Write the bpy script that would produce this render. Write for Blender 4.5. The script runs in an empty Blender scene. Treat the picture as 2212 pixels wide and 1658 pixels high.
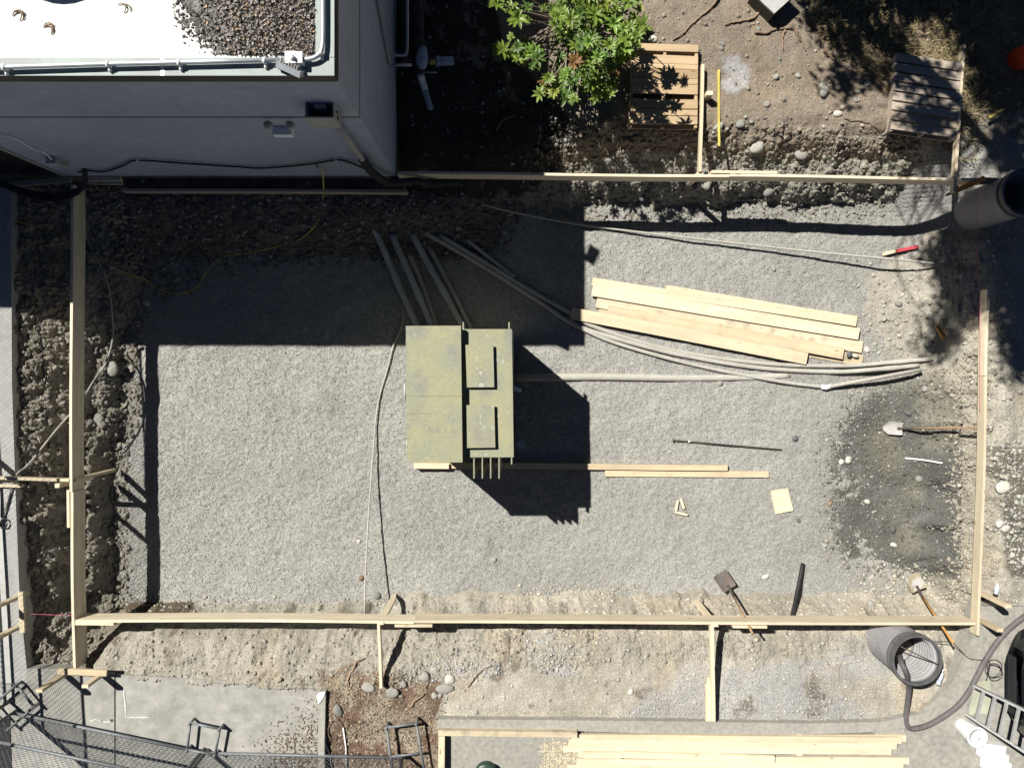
import bpy, math, random
import numpy as np
from mathutils import Vector, Matrix, Quaternion

random.seed(11)
RNG = np.random.default_rng(5)
C = bpy.context.scene.collection

# ---------------------------------------------------------------- camera model (drone looking straight down)
H, F, CX, CY = 10.4, 1666.0, 1215.0, 872.0
def P(px, py, z=0.0):
    d = H - z
    return Vector(((px - CX) * d / F, (CY - py) * d / F, z))
def OV(pts):                      # overview read-outs (2212 px wide) to photo pixels
    return [(x * 1.085, y * 1.085) for x, y in pts]
def TL(c, r, pts):                # read-outs of the 800x600 tile (c, r)
    return [(c * 800 + x / 2.764, r * 600 + y / 2.764) for x, y in pts]

# ---------------------------------------------------------------- mesh helpers
class MB:
    def __init__(s): s.v, s.f = [], []
    def add(s, vs, fs):
        o = len(s.v); s.v += [tuple(v) for v in vs]; s.f += [tuple(i + o for i in f) for f in fs]
        return s
    def box(s, c, size, rz=0.0, rot=None):
        sx, sy, sz = (q / 2 for q in size)
        m = rot if rot is not None else Matrix.Rotation(rz, 3, 'Z')
        vs = [Vector(c) + m @ Vector((x * sx, y * sy, z * sz)) for z in (-1, 1) for y in (-1, 1) for x in (-1, 1)]
        return s.add(vs, [(0, 2, 3, 1), (4, 5, 7, 6), (0, 1, 5, 4), (2, 6, 7, 3), (0, 4, 6, 2), (1, 3, 7, 5)])
    def prism(s, poly, z0, z1):
        n = len(poly)
        vs = [(p[0], p[1], z0) for p in poly] + [(p[0], p[1], z1) for p in poly]
        fs = [tuple(range(n - 1, -1, -1)), tuple(range(n, 2 * n))]
        fs += [(i, (i + 1) % n, n + (i + 1) % n, n + i) for i in range(n)]
        return s.add(vs, fs)
    def tube(s, pts, r, n=10, cap=True):
        pts = [Vector(p) for p in pts]
        k = len(pts); rs = r if isinstance(r, (list, tuple)) else [r] * k
        vs, fs = [], []
        t = (pts[1] - pts[0]).normalized()
        u = t.orthogonal().normalized()
        for i in range(k):
            if i == 0: tt = pts[1] - pts[0]
            elif i == k - 1: tt = pts[-1] - pts[-2]
            else: tt = (pts[i + 1] - pts[i]).normalized() + (pts[i] - pts[i - 1]).normalized()
            tt = tt.normalized() if tt.length > 1e-9 else t
            u = (u - tt * u.dot(tt)); u = u.normalized() if u.length > 1e-6 else tt.orthogonal().normalized()
            w = tt.cross(u)
            for j in range(n):
                a = 2 * math.pi * j / n
                vs.append(pts[i] + (u * math.cos(a) + w * math.sin(a)) * rs[i])
        for i in range(k - 1):
            for j in range(n):
                fs.append((i * n + j, i * n + (j + 1) % n, (i + 1) * n + (j + 1) % n, (i + 1) * n + j))
        if cap:
            fs.append(tuple(range(n - 1, -1, -1))); fs.append(tuple((k - 1) * n + j for j in range(n)))
        return s.add(vs, fs)
    def lathe(s, prof, c, n=32, rot=None):          # prof: (radius, height)
        vs, fs = [], []
        m = rot if rot is not None else Matrix.Identity(3)
        for r, h in prof:
            for j in range(n):
                a = 2 * math.pi * j / n
                vs.append(Vector(c) + m @ Vector((r * math.cos(a), r * math.sin(a), h)))
        for i in range(len(prof) - 1):
            for j in range(n):
                fs.append((i * n + j, i * n + (j + 1) % n, (i + 1) * n + (j + 1) % n, (i + 1) * n + j))
        return s.add(vs, fs)
    def build(s, name, m, parent=None, smooth=False, kind=None):
        me = bpy.data.meshes.new(name); me.from_pydata(s.v, [], s.f); me.update()
        if smooth: me.polygons.foreach_set('use_smooth', [True] * len(me.polygons))
        return link(name, me, m, parent, kind)

def link(name, me, m, parent=None, kind=None):
    o = bpy.data.objects.new(name, me); C.objects.link(o)
    if m: me.materials.append(m)
    if parent is not None:
        o.parent = parent
        root = parent
        off = Vector((0, 0, 0))
        while root is not None: off += root.location; root = root.parent
        o.location = -off
    if kind: o['kind'] = kind
    return o

def np_mesh(name, V, Fc, m, parent=None, col=None, smooth=False, kind=None):
    """numpy verts (n,3) and equal-sided faces (k,s) to an object."""
    me = bpy.data.meshes.new(name)
    k, sd = Fc.shape
    me.vertices.add(len(V)); me.vertices.foreach_set('co', V.astype(np.float32).ravel())
    me.loops.add(k * sd); me.loops.foreach_set('vertex_index', Fc.astype(np.int32).ravel())
    me.polygons.add(k)
    me.polygons.foreach_set('loop_start', np.arange(0, k * sd, sd, dtype=np.int32))
    me.polygons.foreach_set('use_smooth', np.full(k, smooth, dtype=bool))
    me.update(calc_edges=True)
    if col is not None:
        a = me.color_attributes.new('Col', 'FLOAT_COLOR', 'POINT')
        cc = np.ones((len(V), 4), np.float32); cc[:, :3] = col
        a.data.foreach_set('color', cc.ravel())
    return link(name, me, m, parent, kind)

def rotmats(n, tilt=math.pi):
    """random rotations; tilt limits how far local Z leans from world Z"""
    az = RNG.uniform(0, 2 * np.pi, n); sp = RNG.uniform(0, 2 * np.pi, n)
    t = tilt * np.sqrt(RNG.uniform(0, 1, n))
    def rz(a):
        m = np.zeros((n, 3, 3)); m[:, 0, 0] = np.cos(a); m[:, 0, 1] = -np.sin(a); m[:, 1, 0] = np.sin(a); m[:, 1, 1] = np.cos(a); m[:, 2, 2] = 1; return m
    rx = np.zeros((n, 3, 3)); rx[:, 0, 0] = 1; rx[:, 1, 1] = np.cos(t); rx[:, 1, 2] = -np.sin(t); rx[:, 2, 1] = np.sin(t); rx[:, 2, 2] = np.cos(t)
    return rz(az) @ rx @ rz(sp)

def scatter(bv, bf, mats, offs, cols, jitter=0.0):
    n, k = len(offs), len(bv)
    b = np.broadcast_to(bv, (n, k, 3))
    if jitter: b = b * (1 + RNG.uniform(-jitter, jitter, (n, k, 1)))
    V = np.einsum('nij,nkj->nki', mats, b) + offs[:, None, :]
    Fc = (bf[None] + (np.arange(n) * k)[:, None, None]).reshape(-1, bf.shape[1])
    return V.reshape(-1, 3), Fc, np.repeat(cols, k, axis=0)

OCT_V = np.array([(1, 0, 0), (-1, 0, 0), (0, 1, 0), (0, -1, 0), (0, 0, 1), (0, 0, -1)], float)
OCT_F = np.array([(0, 2, 4), (2, 1, 4), (1, 3, 4), (3, 0, 4), (2, 0, 5), (1, 2, 5), (3, 1, 5), (0, 3, 5)])
def ico():
    t = (1 + 5 ** .5) / 2
    v = np.array([(-1, t, 0), (1, t, 0), (-1, -t, 0), (1, -t, 0), (0, -1, t), (0, 1, t), (0, -1, -t), (0, 1, -t), (t, 0, -1), (t, 0, 1), (-t, 0, -1), (-t, 0, 1)], float)
    f = np.array([(0, 11, 5), (0, 5, 1), (0, 1, 7), (0, 7, 10), (0, 10, 11), (1, 5, 9), (5, 11, 4), (11, 10, 2), (10, 7, 6), (7, 1, 8), (3, 9, 4), (3, 4, 2), (3, 2, 6), (3, 6, 8), (3, 8, 9), (4, 9, 5), (2, 4, 11), (6, 2, 10), (8, 6, 7), (9, 8, 1)])
    return v / np.linalg.norm(v[0]), f
ICO_V, ICO_F = ico()
def subdiv(v, f):
    v = [tuple(x) for x in v]; cache = {}; out = []
    def mid(a, b):
        k = (min(a, b), max(a, b))
        if k not in cache:
            m = (np.array(v[a]) + np.array(v[b])) / 2; m = m / np.linalg.norm(m); v.append(tuple(m)); cache[k] = len(v) - 1
        return cache[k]
    for a, b, c in f:
        x, y, z = mid(a, b), mid(b, c), mid(c, a)
        out += [(a, x, z), (b, y, x), (c, z, y), (x, y, z)]
    return np.array(v), np.array(out)
SPH_V, SPH_F = subdiv(*subdiv(ICO_V, ICO_F))

# ---------------------------------------------------------------- tagging
def tag(o, label, cat, group=None, kind=None):
    o['label'] = label; o['category'] = cat
    if group: o['group'] = group
    if kind: o['kind'] = kind
    return o
def thing(name, label, cat, loc, group=None):
    o = bpy.data.objects.new(name, None); C.objects.link(o); o.location = loc; o.empty_display_size = .1
    return tag(o, label, cat, group)

# ---------------------------------------------------------------- materials
def nodes_of(name):
    m = bpy.data.materials.new(name); m.use_nodes = True
    nt = m.node_tree
    return m, nt, nt.nodes['Principled BSDF']
def nd(nt, t, **kw):
    n = nt.nodes.new(t)
    for k, v in kw.items():
        if k in n.inputs.keys() if hasattr(n.inputs, 'keys') else False: n.inputs[k].default_value = v
        else: setattr(n, k, v)
    return n
def noise(nt, vec, scale, detail=4, rough=.55):
    n = nt.nodes.new('ShaderNodeTexNoise'); n.inputs['Scale'].default_value = scale
    n.inputs['Detail'].default_value = detail; n.inputs['Roughness'].default_value = rough
    nt.links.new(vec, n.inputs['Vector']); return n.outputs['Fac']
def ramp(nt, fac, stops):
    r = nt.nodes.new('ShaderNodeValToRGB')
    while len(r.color_ramp.elements) < len(stops): r.color_ramp.elements.new(.5)
    for e, (p, c) in zip(r.color_ramp.elements, stops):
        e.position = p; e.color = (c, c, c, 1) if isinstance(c, (int, float)) else (*c, 1)
    nt.links.new(fac, r.inputs['Fac']); return r.outputs['Color']
def mix(nt, fac, a, b, mode='MIX'):
    n = nt.nodes.new('ShaderNodeMix'); n.data_type = 'RGBA'; n.blend_type = mode
    for sock, val in ((n.inputs[0], fac), (n.inputs[6], a), (n.inputs[7], b)):
        if isinstance(val, bpy.types.NodeSocket): nt.links.new(val, sock)
        elif isinstance(val, (int, float)): sock.default_value = val if sock.type == 'VALUE' else (val, val, val, 1)
        else: sock.default_value = (*val, 1)
    return n.outputs[2]
def math_(nt, op, a, b=None):
    n = nt.nodes.new('ShaderNodeMath'); n.operation = op
    for i, val in enumerate((a, b)):
        if val is None: continue
        if isinstance(val, bpy.types.NodeSocket): nt.links.new(val, n.inputs[i])
        else: n.inputs[i].default_value = val
    return n.outputs[0]
def coords(nt, stretch=(1, 1, 1), rnd=True):
    tc = nt.nodes.new('ShaderNodeTexCoord'); mp = nt.nodes.new('ShaderNodeMapping')
    mp.inputs['Scale'].default_value = stretch
    nt.links.new(tc.outputs['Object'], mp.inputs['Vector'])
    if rnd:
        oi = nt.nodes.new('ShaderNodeObjectInfo'); k = math_(nt, 'MULTIPLY', oi.outputs['Random'], 37.0)
        nt.links.new(k, mp.inputs['Location'])
    return mp.outputs['Vector']
def bump(nt, bsdf, h, strength=.3, dist=.01):
    b = nt.nodes.new('ShaderNodeBump'); b.inputs['Strength'].default_value = strength; b.inputs['Distance'].default_value = dist
    nt.links.new(h, b.inputs['Height']); nt.links.new(b.outputs['Normal'], bsdf.inputs['Normal'])

def M(name, c1, c2=None, scale=6.0, rough=.8, metal=0.0, bumps=0.0, bscale=40.0, fine=.25, rnd=.0, spec=.3, spots=None, attr=False, lo=.35, hi=.65):
    """two-tone surface with fine grain; spots = (colour, scale, radius, density)"""
    m, nt, b = nodes_of(name)
    c2 = c2 or tuple(q * .75 for q in c1)
    v = coords(nt)
    if attr:
        a = nt.nodes.new('ShaderNodeVertexColor'); a.layer_name = 'Col'; col = a.outputs['Color']
    else:
        col = mix(nt, ramp(nt, noise(nt, v, scale), [(lo, 0.), (hi, 1.)]), c1, c2)
    if fine:
        col = mix(nt, 1.0, col, ramp(nt, noise(nt, v, scale * 9, 3), [(.25, 1 - fine), (.75, 1 + fine * .5)]), 'MULTIPLY')
    if spots:
        for sc, ss, sr, sd in (spots if isinstance(spots, list) else [spots]):
            vo = nt.nodes.new('ShaderNodeTexVoronoi'); vo.inputs['Scale'].default_value = ss; nt.links.new(v, vo.inputs['Vector'])
            sep = nt.nodes.new('ShaderNodeSeparateColor'); nt.links.new(vo.outputs['Color'], sep.inputs[0])
            rad = math_(nt, 'MULTIPLY', sep.outputs[1], sr)
            inside = math_(nt, 'LESS_THAN', vo.outputs['Distance'], rad)
            keep = math_(nt, 'LESS_THAN', sep.outputs[0], sd)
            col = mix(nt, math_(nt, 'MULTIPLY', math_(nt, 'MULTIPLY', inside, keep), .8), col, sc)
    if rnd:
        oi = nt.nodes.new('ShaderNodeObjectInfo')
        col = mix(nt, 1.0, col, ramp(nt, oi.outputs['Random'], [(0., 1 - rnd), (1., 1 + rnd * .4)]), 'MULTIPLY')
    nt.links.new(col, b.inputs['Base Color'])
    b.inputs['Roughness'].default_value = rough; b.inputs['Metallic'].default_value = metal
    b.inputs['Specular IOR Level'].default_value = spec
    if bumps: bump(nt, b, noise(nt, v, bscale, 5), bumps, .01)
    return m

def wood(name, c1, c2, rnd=.16, rough=.75, knots=True, dirt=.0):
    m, nt, b = nodes_of(name)
    v = coords(nt, (.7, 22, 22)); v2 = coords(nt, (1, 1, 1))
    g = noise(nt, v, 3.0, 5, .65)
    col = mix(nt, ramp(nt, g, [(.3, 0.), (.7, 1.)]), c1, c2)
    broad = noise(nt, coords(nt, (.5, 5, 5)), 1.6, 2)
    col = mix(nt, 1.0, col, ramp(nt, broad, [(.3, .86), (.7, 1.08)]), 'MULTIPLY')
    if knots:
        vo = nt.nodes.new('ShaderNodeTexVoronoi'); vo.inputs['Scale'].default_value = 1.0
        nt.links.new(coords(nt, (2.2, 7, 7)), vo.inputs['Vector'])
        k = ramp(nt, vo.outputs['Distance'], [(.04, 1.), (.12, 0.)])
        col = mix(nt, math_(nt, 'MULTIPLY', k, .75), col, (c2[0] * .45, c2[1] * .32, c2[2] * .25))
    if dirt:
        col = mix(nt, math_(nt, 'MULTIPLY', ramp(nt, noise(nt, v2, 5, 5), [(.5, 0.), (.72, 1.)]), dirt), col, (.2, .18, .15))
    oi = nt.nodes.new('ShaderNodeObjectInfo')
    t = ramp(nt, oi.outputs['Random'], [(0., (1 - rnd, 1 - rnd * 1.2, 1 - rnd * 1.5)), (.5, (1, 1, 1)), (1., (1 + rnd * .25, 1 + rnd * .22, 1 + rnd * .1))])
    col = mix(nt, 1.0, col, t, 'MULTIPLY')
    nt.links.new(col, b.inputs['Base Color']); b.inputs['Roughness'].default_value = rough; b.inputs['Specular IOR Level'].default_value = .25
    bump(nt, b, g, .15, .004)
    return m

def board(name, a, b_, w, t, m, up=(0, 0, 1), parent=None, seg=10, warp=.003, taper=0.0):
    """plank from a to b_; local X along it, width w across, thickness t along `up`"""
    a, b_ = Vector(a), Vector(b_); L = (b_ - a).length
    x = (b_ - a).normalized(); z = Vector(up); z = (z - x * z.dot(x)).normalized(); y = z.cross(x)
    vs, fs = [], []
    ph, ph2 = random.uniform(0, 6), random.uniform(0, 6)
    wz = warp * min(1, L / 2)
    for i in range(seg + 1):
        s = i / seg; xx = (s - .5) * L
        dz = wz * math.sin(ph + 5 * s) ; dy = wz * math.sin(ph2 + 4 * s)
        k = 1.0
        if taper and i == seg: k = taper
        for yy, zz in ((-1, -1), (1, -1), (1, 1), (-1, 1)):
            vs.append((xx, yy * w / 2 * k + dy, zz * t / 2 + dz))
    for i in range(seg):
        for j in range(4):
            fs.append((i * 4 + j, i * 4 + (j + 1) % 4, i * 4 + 4 + (j + 1) % 4, i * 4 + 4 + j))
    fs.append((3, 2, 1, 0)); fs.append(tuple(seg * 4 + j for j in range(4)))
    me = bpy.data.meshes.new(name); me.from_pydata(vs, [], fs); me.update()
    # flip check: make normals point outward
    o = link(name, me, m, None)
    q = Matrix((x, y, z)).transposed().to_quaternion()
    o.rotation_mode = 'QUATERNION'; o.rotation_quaternion = q
    loc = (a + b_) / 2
    if parent is not None:
        o.parent = parent; loc = loc - parent.location
    o.location = loc
    return o

def spline(pts, n=8):
    """Catmull-Rom through points"""
    pts = [Vector(p) for p in pts]; q = [pts[0] * 2 - pts[1]] + pts + [pts[-1] * 2 - pts[-2]]
    out = []
    for i in range(1, len(q) - 2):
        p0, p1, p2, p3 = q[i - 1], q[i], q[i + 1], q[i + 2]
        for k in range(n):
            t = k / n
            out.append(.5 * ((2 * p1) + (p2 - p0) * t + (2 * p0 - 5 * p1 + 4 * p2 - p3) * t * t + (3 * p1 - p0 - 3 * p2 + p3) * t ** 3))
    out.append(pts[-1]); return out

# ================================================================ TERRAIN
def vnoise(X, Y, scale, seed):
    r = np.random.default_rng(seed); T = r.uniform(-1, 1, (256, 256)).astype(np.float32)
    x = X / scale + 1000.37; y = Y / scale + 1000.73
    xi = np.floor(x).astype(int); yi = np.floor(y).astype(int); fx = x - xi; fy = y - yi
    fx = fx * fx * fx * (fx * (fx * 6 - 15) + 10); fy = fy * fy * fy * (fy * (fy * 6 - 15) + 10)
    a = T[xi & 255, yi & 255]; b = T[(xi + 1) & 255, yi & 255]; c = T[xi & 255, (yi + 1) & 255]; d = T[(xi + 1) & 255, (yi + 1) & 255]
    return (a * (1 - fx) + b * fx) * (1 - fy) + (c * (1 - fx) + d * fx) * fy
def fbm(X, Y, scale, seed, oct_=4, g=.5):
    s = 0; a = 1
    for i in range(oct_): s = s + a * vnoise(X, Y, scale / 2 ** i, seed + i); a *= g
    return s
def ss(x, a, b):
    t = np.clip((x - a) / (b - a), 0, 1); return t * t * (3 - 2 * t)

GX, GY = np.arange(-9.0, 9.01, .06), np.arange(-7.0, 7.01, .06)       # coarse control grid
CGX, CGY = np.meshgrid(GX, GY, indexing='ij')
def rbf(ctrl):
    pts = np.array([P(x * 1.085, y * 1.085, z)[:] for x, y, z in ctrl])
    D = np.hypot(pts[:, None, 0] - pts[None, :, 0], pts[:, None, 1] - pts[None, :, 1])
    w = np.linalg.solve(-D + np.eye(len(pts)) * .02, pts[:, 2] - pts[:, 2].mean())
    out = np.zeros(CGX.size); gx, gy = CGX.ravel(), CGY.ravel()
    for k in range(0, len(gx), 8000):
        d = np.hypot(gx[k:k + 8000, None] - pts[None, :, 0], gy[k:k + 8000, None] - pts[None, :, 1]); out[k:k + 8000] = -d @ w
    A = out.reshape(CGX.shape) + pts[:, 2].mean()
    for _ in range(3):
        A = np.pad(A, 1, 'edge'); A = (A[:-2, 1:-1] + A[2:, 1:-1] + A[1:-1, :-2] + A[1:-1, 2:] + 2 * A[1:-1, 1:-1]) / 6
    return A
def samp(A, X, Y):
    x = np.clip((X - GX[0]) / .06, 0, len(GX) - 1.001); y = np.clip((Y - GY[0]) / .06, 0, len(GY) - 1.001)
    i = x.astype(int); j = y.astype(int); fx = x - i; fy = y - j
    fx = fx * fx * (3 - 2 * fx); fy = fy * fy * (3 - 2 * fy)
    return (A[i, j] * (1 - fx) + A[i + 1, j] * fx) * (1 - fy) + (A[i, j + 1] * (1 - fx) + A[i + 1, j + 1] * fx) * fy
def mask(pts, z=-.3, blur=3):
    q = [P(x * 1.085, y * 1.085, z) for x, y in pts]
    ins = np.zeros(CGX.shape, bool); n = len(q)
    for i in range(n):
        x1, y1, x2, y2 = q[i].x, q[i].y, q[(i + 1) % n].x, q[(i + 1) % n].y
        c = ((y1 > CGY) != (y2 > CGY))
        with np.errstate(divide='ignore', invalid='ignore'):
            ins ^= c & (CGX < (x2 - x1) * (CGY - y1) / (y2 - y1 + 1e-12) + x1)
    A = ins.astype(float)
    for _ in range(blur):
        A = np.pad(A, 1, 'edge'); A = (A[:-2, 1:-1] + A[2:, 1:-1] + A[1:-1, :-2] + A[1:-1, 2:] + 2 * A[1:-1, 1:-1]) / 6
    return A

g = []
for y in range(-200, 1900, 170): g += [(-350, y, -.1), (-120, y, -.1)]
for y in range(360, 1440, 45): g += [(-20, y, -.10), (24 if y < 900 else 34, y, -.05 if y < 1150 else -.11)]
for y in range(440, 1400, 70): g += [(50, y, -.26), (110, y, -.34), (165, y, -.41)]
for y in range(770, 950, 24): g += [(200, y, -.50), (221, y, -.66), (238, y, -1.09), (275, y, -1.1)]
for y in range(950, 1300, 24): g += [(180, y, -.44), (197, y, -.55), (213, y, -1.09), (245, y, -1.1), (275, y, -1.1)]
g += [(215, 690, -.62), (238, 700, -.8), (262, 720, -1.08), (225, 600, -.58), (270, 620, -.8), (300, 640, -1.04), (210, 520, -.5), (260, 540, -.66), (320, 580, -.96), (205, 1312, -.85), (225, 1295, -1.05), (260, 1300, -1.05)]
for x in range(200, 900, 45): g += [(x, 424, -.36), (x, 455, -.44), (x, 495, -.62), (x, 525, -.82)]
for x in range(360, 800, 40): g += [(x, 562, -1.06), (x, 590, -1.09)]
g += [(820, 545, -1.0), (830, 500, -.7), (880, 480, -.62), (950, 470, -.62), (1010, 480, -.74), (1050, 500, -.86), (1085, 470, -1.02), (1000, 535, -.94), (1040, 575, -1.07), (930, 530, -.95), (960, 420, -.5), (1050, 420, -.6), (1130, 415, -.72), (1160, 440, -.98), (1150, 470, -1.08)]
for x in range(1200, 1920, 28): g += [(x, 278, -.03), (x, 310, -.16), (x, 345, -.38), (x, 385, -.52), (x, 418, -.72), (x, 446, -1.06), (x, 480, -1.09)]
for x in range(880, 1200, 80): g += [(x, 230, -.05), (x, 300, -.14), (x, 350, -.3), (x, 385, -.42)]
for x in range(880, 2300, 130):
    for y in (-120, 0, 100, 190): g += [(x, y, 0)]
for x in range(330, 1760, 130):
    for y in (640, 760, 880, 1000, 1120, 1220): g += [(x, y, -1.09)]
for x in range(1180, 1900, 120): g += [(x, 520, -1.09), (x, 570, -1.09)]
g += [(1790, 1000, -1.0), (1785, 1100, -1.0), (1795, 1180, -1.0), (1845, 870, -1.0), (1850, 880, -.99), (1930, 860, -.985), (2000, 860, -.965), (1830, 960, -1.0), (1920, 950, -.98), (2000, 950, -.965), (1810, 1040, -1.01), (1900, 1050, -.985), (2000, 1050, -.97), (1830, 1140, -1.0), (1920, 1140, -.985), (2010, 1150, -.965), (1850, 1210, -1.0), (1950, 1220, -.975), (2020, 1230, -.95)]
g += [(1880, 620, -1.0), (1930, 640, -.97), (1900, 700, -.985), (1960, 700, -.95), (1980, 770, -.95), (1870, 760, -1.03), (2010, 800, -.93), (1990, 620, -.9), (1940, 580, -1.0)]
for y in range(820, 1320, 25): g += [(2042, y, -.93), (2064, y, -.64), (2082, y, -.42), (2098, y, -.20), (2140, y, -.1), (2200, y, -.06), (2330, y, -.04)]
g += [(2020, 700, -.85), (2050, 760, -.72), (2075, 760, -.5), (2095, 760, -.3), (2030, 620, -.74), (2070, 640, -.5), (2100, 680, -.34), (2040, 560, -.78), (2080, 560, -.55), (2120, 560, -.36), (2180, 560, -.25), (2160, 660, -.18), (2230, 660, -.1), (2330, 600, -.1), (2150, 760, -.12)]
g += [(1960, 430, -.92), (2010, 470, -.98), (2050, 480, -.78), (2010, 400, -.66), (2060, 400, -.55), (2000, 340, -.34), (1960, 330, -.3), (2060, 330, -.3), (2120, 350, -.27), (2180, 310, -.16), (2230, 380, -.2), (2230, 480, -.25), (2110, 440, -.5), (2330, 420, -.1), (2150, 480, -.42), (1990, 280, -.08), (2060, 270, -.08), (2200, 250, -.05)]
for x in range(290, 880, 26): g += [(x, 1312, -.95), (x, 1330, -.74), (x, 1350, -.46), (x, 1395, -.24), (x, 1452, -.03)]
for x in range(880, 2040, 28): g += [(x, 1255, -1.07), (x, 1296, -.94), (x, 1322, -.72), (x, 1350, -.42), (x, 1400, -.26), (x, 1470, -.12), (x, 1550, -.05)]
for x in range(60, 2300, 140): g += [(x, 1620, -.04), (x, 1760, -.04), (x, 1900, -.04)]
g += [(60, 1440, -.18), (120, 1420, -.25), (170, 1400, -.3), (240, 1400, -.26), (180, 1450, -.08), (100, 1470, -.06), (2060, 1330, -.6), (2090, 1380, -.3), (2130, 1420, -.06), (2060, 1450, -.16), (1900, 1368, -.22), (1940, 1362, -.2), (1985, 1358, -.22), (2025, 1360, -.26), (1920, 1395, -.12), (1970, 1385, -.08), (2020, 1385, -.1), (2200, 1450, -.03), (2330, 1450, -.03), (2190, 1340, -.06)]
ZC = rbf(g)

# gravel sheet heights
q = []
for x in range(200, 2000, 110):
    for y in (470, 560, 660, 760, 860, 960, 1060, 1160, 1260, 1330): q += [(x, y, -1.0)]
for y in range(850, 1260, 60): q += [(1740, y, -1.0), (1790, y, -1.004), (1840, y, -1.022), (1900, y, -1.045), (1960, y, -1.05), (2040, y, -1.07)]
q += [(1800, 1300, -1.0), (1900, 1300, -1.0), (1800, 800, -1.0), (1900, 790, -1.01)]
q += [(2000, 600, -1.03), (2040, 700, -1.06), (1930, 690, -1.02), (1980, 520, -.985), (2050, 520, -.86), (1970, 455, -.93), (2010, 440, -.8), (2050, 450, -.7), (2010, 400, -.6), (2060, 400, -.5), (2000, 345, -.36), (2060, 335, -.25), (2120, 350, -.22), (2180, 310, -.12), (2230, 380, -.15), (2240, 480, -.2), (2110, 440, -.44), (2120, 540, -.46), (2150, 600, -.4), (2230, 620, -.3), (2330, 420, -.1), (2330, 560, -.15), (2000, 290, -.2), (2100, 280, -.2), (2230, 260, -.12), (1900, 410, -.9), (1800, 410, -.9)]
QC = rbf(q)

# zone masks (overview pixels)
Zn = {}
Zn['clod_l'] = mask([(24, 400), (250, 400), (262, 640), (246, 760), (236, 950), (214, 960), (212, 1310), (200, 1460), (56, 1440), (40, 1300), (28, 900)], -.25, 1)
Zn['clod_t'] = mask([(1180, 268), (1500, 285), (1960, 300), (2000, 330), (1960, 420), (1900, 455), (1180, 470), (1130, 400)])
Zn['clod_b'] = mask([(180, 1318), (860, 1318), (2040, 1318), (2040, 1400), (1000, 1440), (860, 1470), (180, 1462)])
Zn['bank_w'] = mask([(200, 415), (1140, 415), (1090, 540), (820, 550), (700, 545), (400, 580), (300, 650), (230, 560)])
Zn['bank_r'] = mask([(2044, 820), (2090, 700), (2100, 1330), (2046, 1330)], -.65, 2)
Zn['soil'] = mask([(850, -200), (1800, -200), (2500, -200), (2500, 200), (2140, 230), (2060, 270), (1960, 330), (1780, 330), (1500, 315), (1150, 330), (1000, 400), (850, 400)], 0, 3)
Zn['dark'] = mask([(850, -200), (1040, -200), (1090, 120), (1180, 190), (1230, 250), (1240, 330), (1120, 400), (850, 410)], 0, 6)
Zn['mulch'] = mask([(700, 1470), (760, 1460), (960, 1475), (945, 1560), (940, 1900), (560, 1900), (600, 1600), (690, 1560)], 0, 3)
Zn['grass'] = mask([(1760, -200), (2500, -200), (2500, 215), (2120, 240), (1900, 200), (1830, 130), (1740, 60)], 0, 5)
Zn['wet'] = mask([(1850, 850), (1940, 815), (2010, 800), (2034, 860), (2036, 1235), (1960, 1250), (1850, 1245), (1780, 1190), (1785, 1080), (1775, 980), (1815, 890)], -1, 4)
WET = [(1850, 850), (1940, 815), (2010, 800), (2034, 860), (2036, 1235), (1960, 1250), (1850, 1245), (1780, 1190), (1785, 1080), (1775, 980), (1815, 890)]
Zn['wetb'] = mask(WET, -1, 16)
Zn['wet_c'] = mask([(222, 1290), (300, 1285), (420, 1298), (430, 1312), (250, 1318)], -1, 2)
Zn['wet_r'] = mask([(2150, 960), (2300, 950), (2300, 1250), (2180, 1240), (2165, 1100)], 0, 5)
Zn['right'] = mask([(1860, 560), (2100, 520), (2500, 600), (2500, 1500), (2100, 1500), (2050, 1330), (2050, 800), (1870, 790)], -.8, 8)
Zn['flat_b'] = mask([(860, 1400), (2300, 1400), (2300, 1900), (940, 1900), (960, 1480)], 0, 3)
Zn['patch'] = mask([(1370, 1530), (1480, 1440), (1520, 1415), (1560, 1450), (1800, 1430), (1850, 1330), (2000, 1400), (1900, 1470), (1780, 1480), (1900, 1556), (1330, 1562)], -.1, 4)
Zn['patch2'] = mask([(1130, 1370), (1200, 1365), (1260, 1390), (1250, 1460), (1180, 1450), (1120, 1400)], -.2, 3)
Zn['patch3'] = mask([(860, 1440), (960, 1425), (1080, 1420), (1080, 1445), (960, 1460), (870, 1470)], -.2, 3)
Zn['blue'] = mask([(1560, 110), (1620, 125), (1620, 205), (1560, 210)], 0, 6)
Zn['dirtfloor'] = mask([(1090, 1280), (1300, 1260), (1400, 1285), (1800, 1300), (1900, 1225), (2040, 1240), (2040, 1340), (1090, 1340)], -1, 4)

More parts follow.
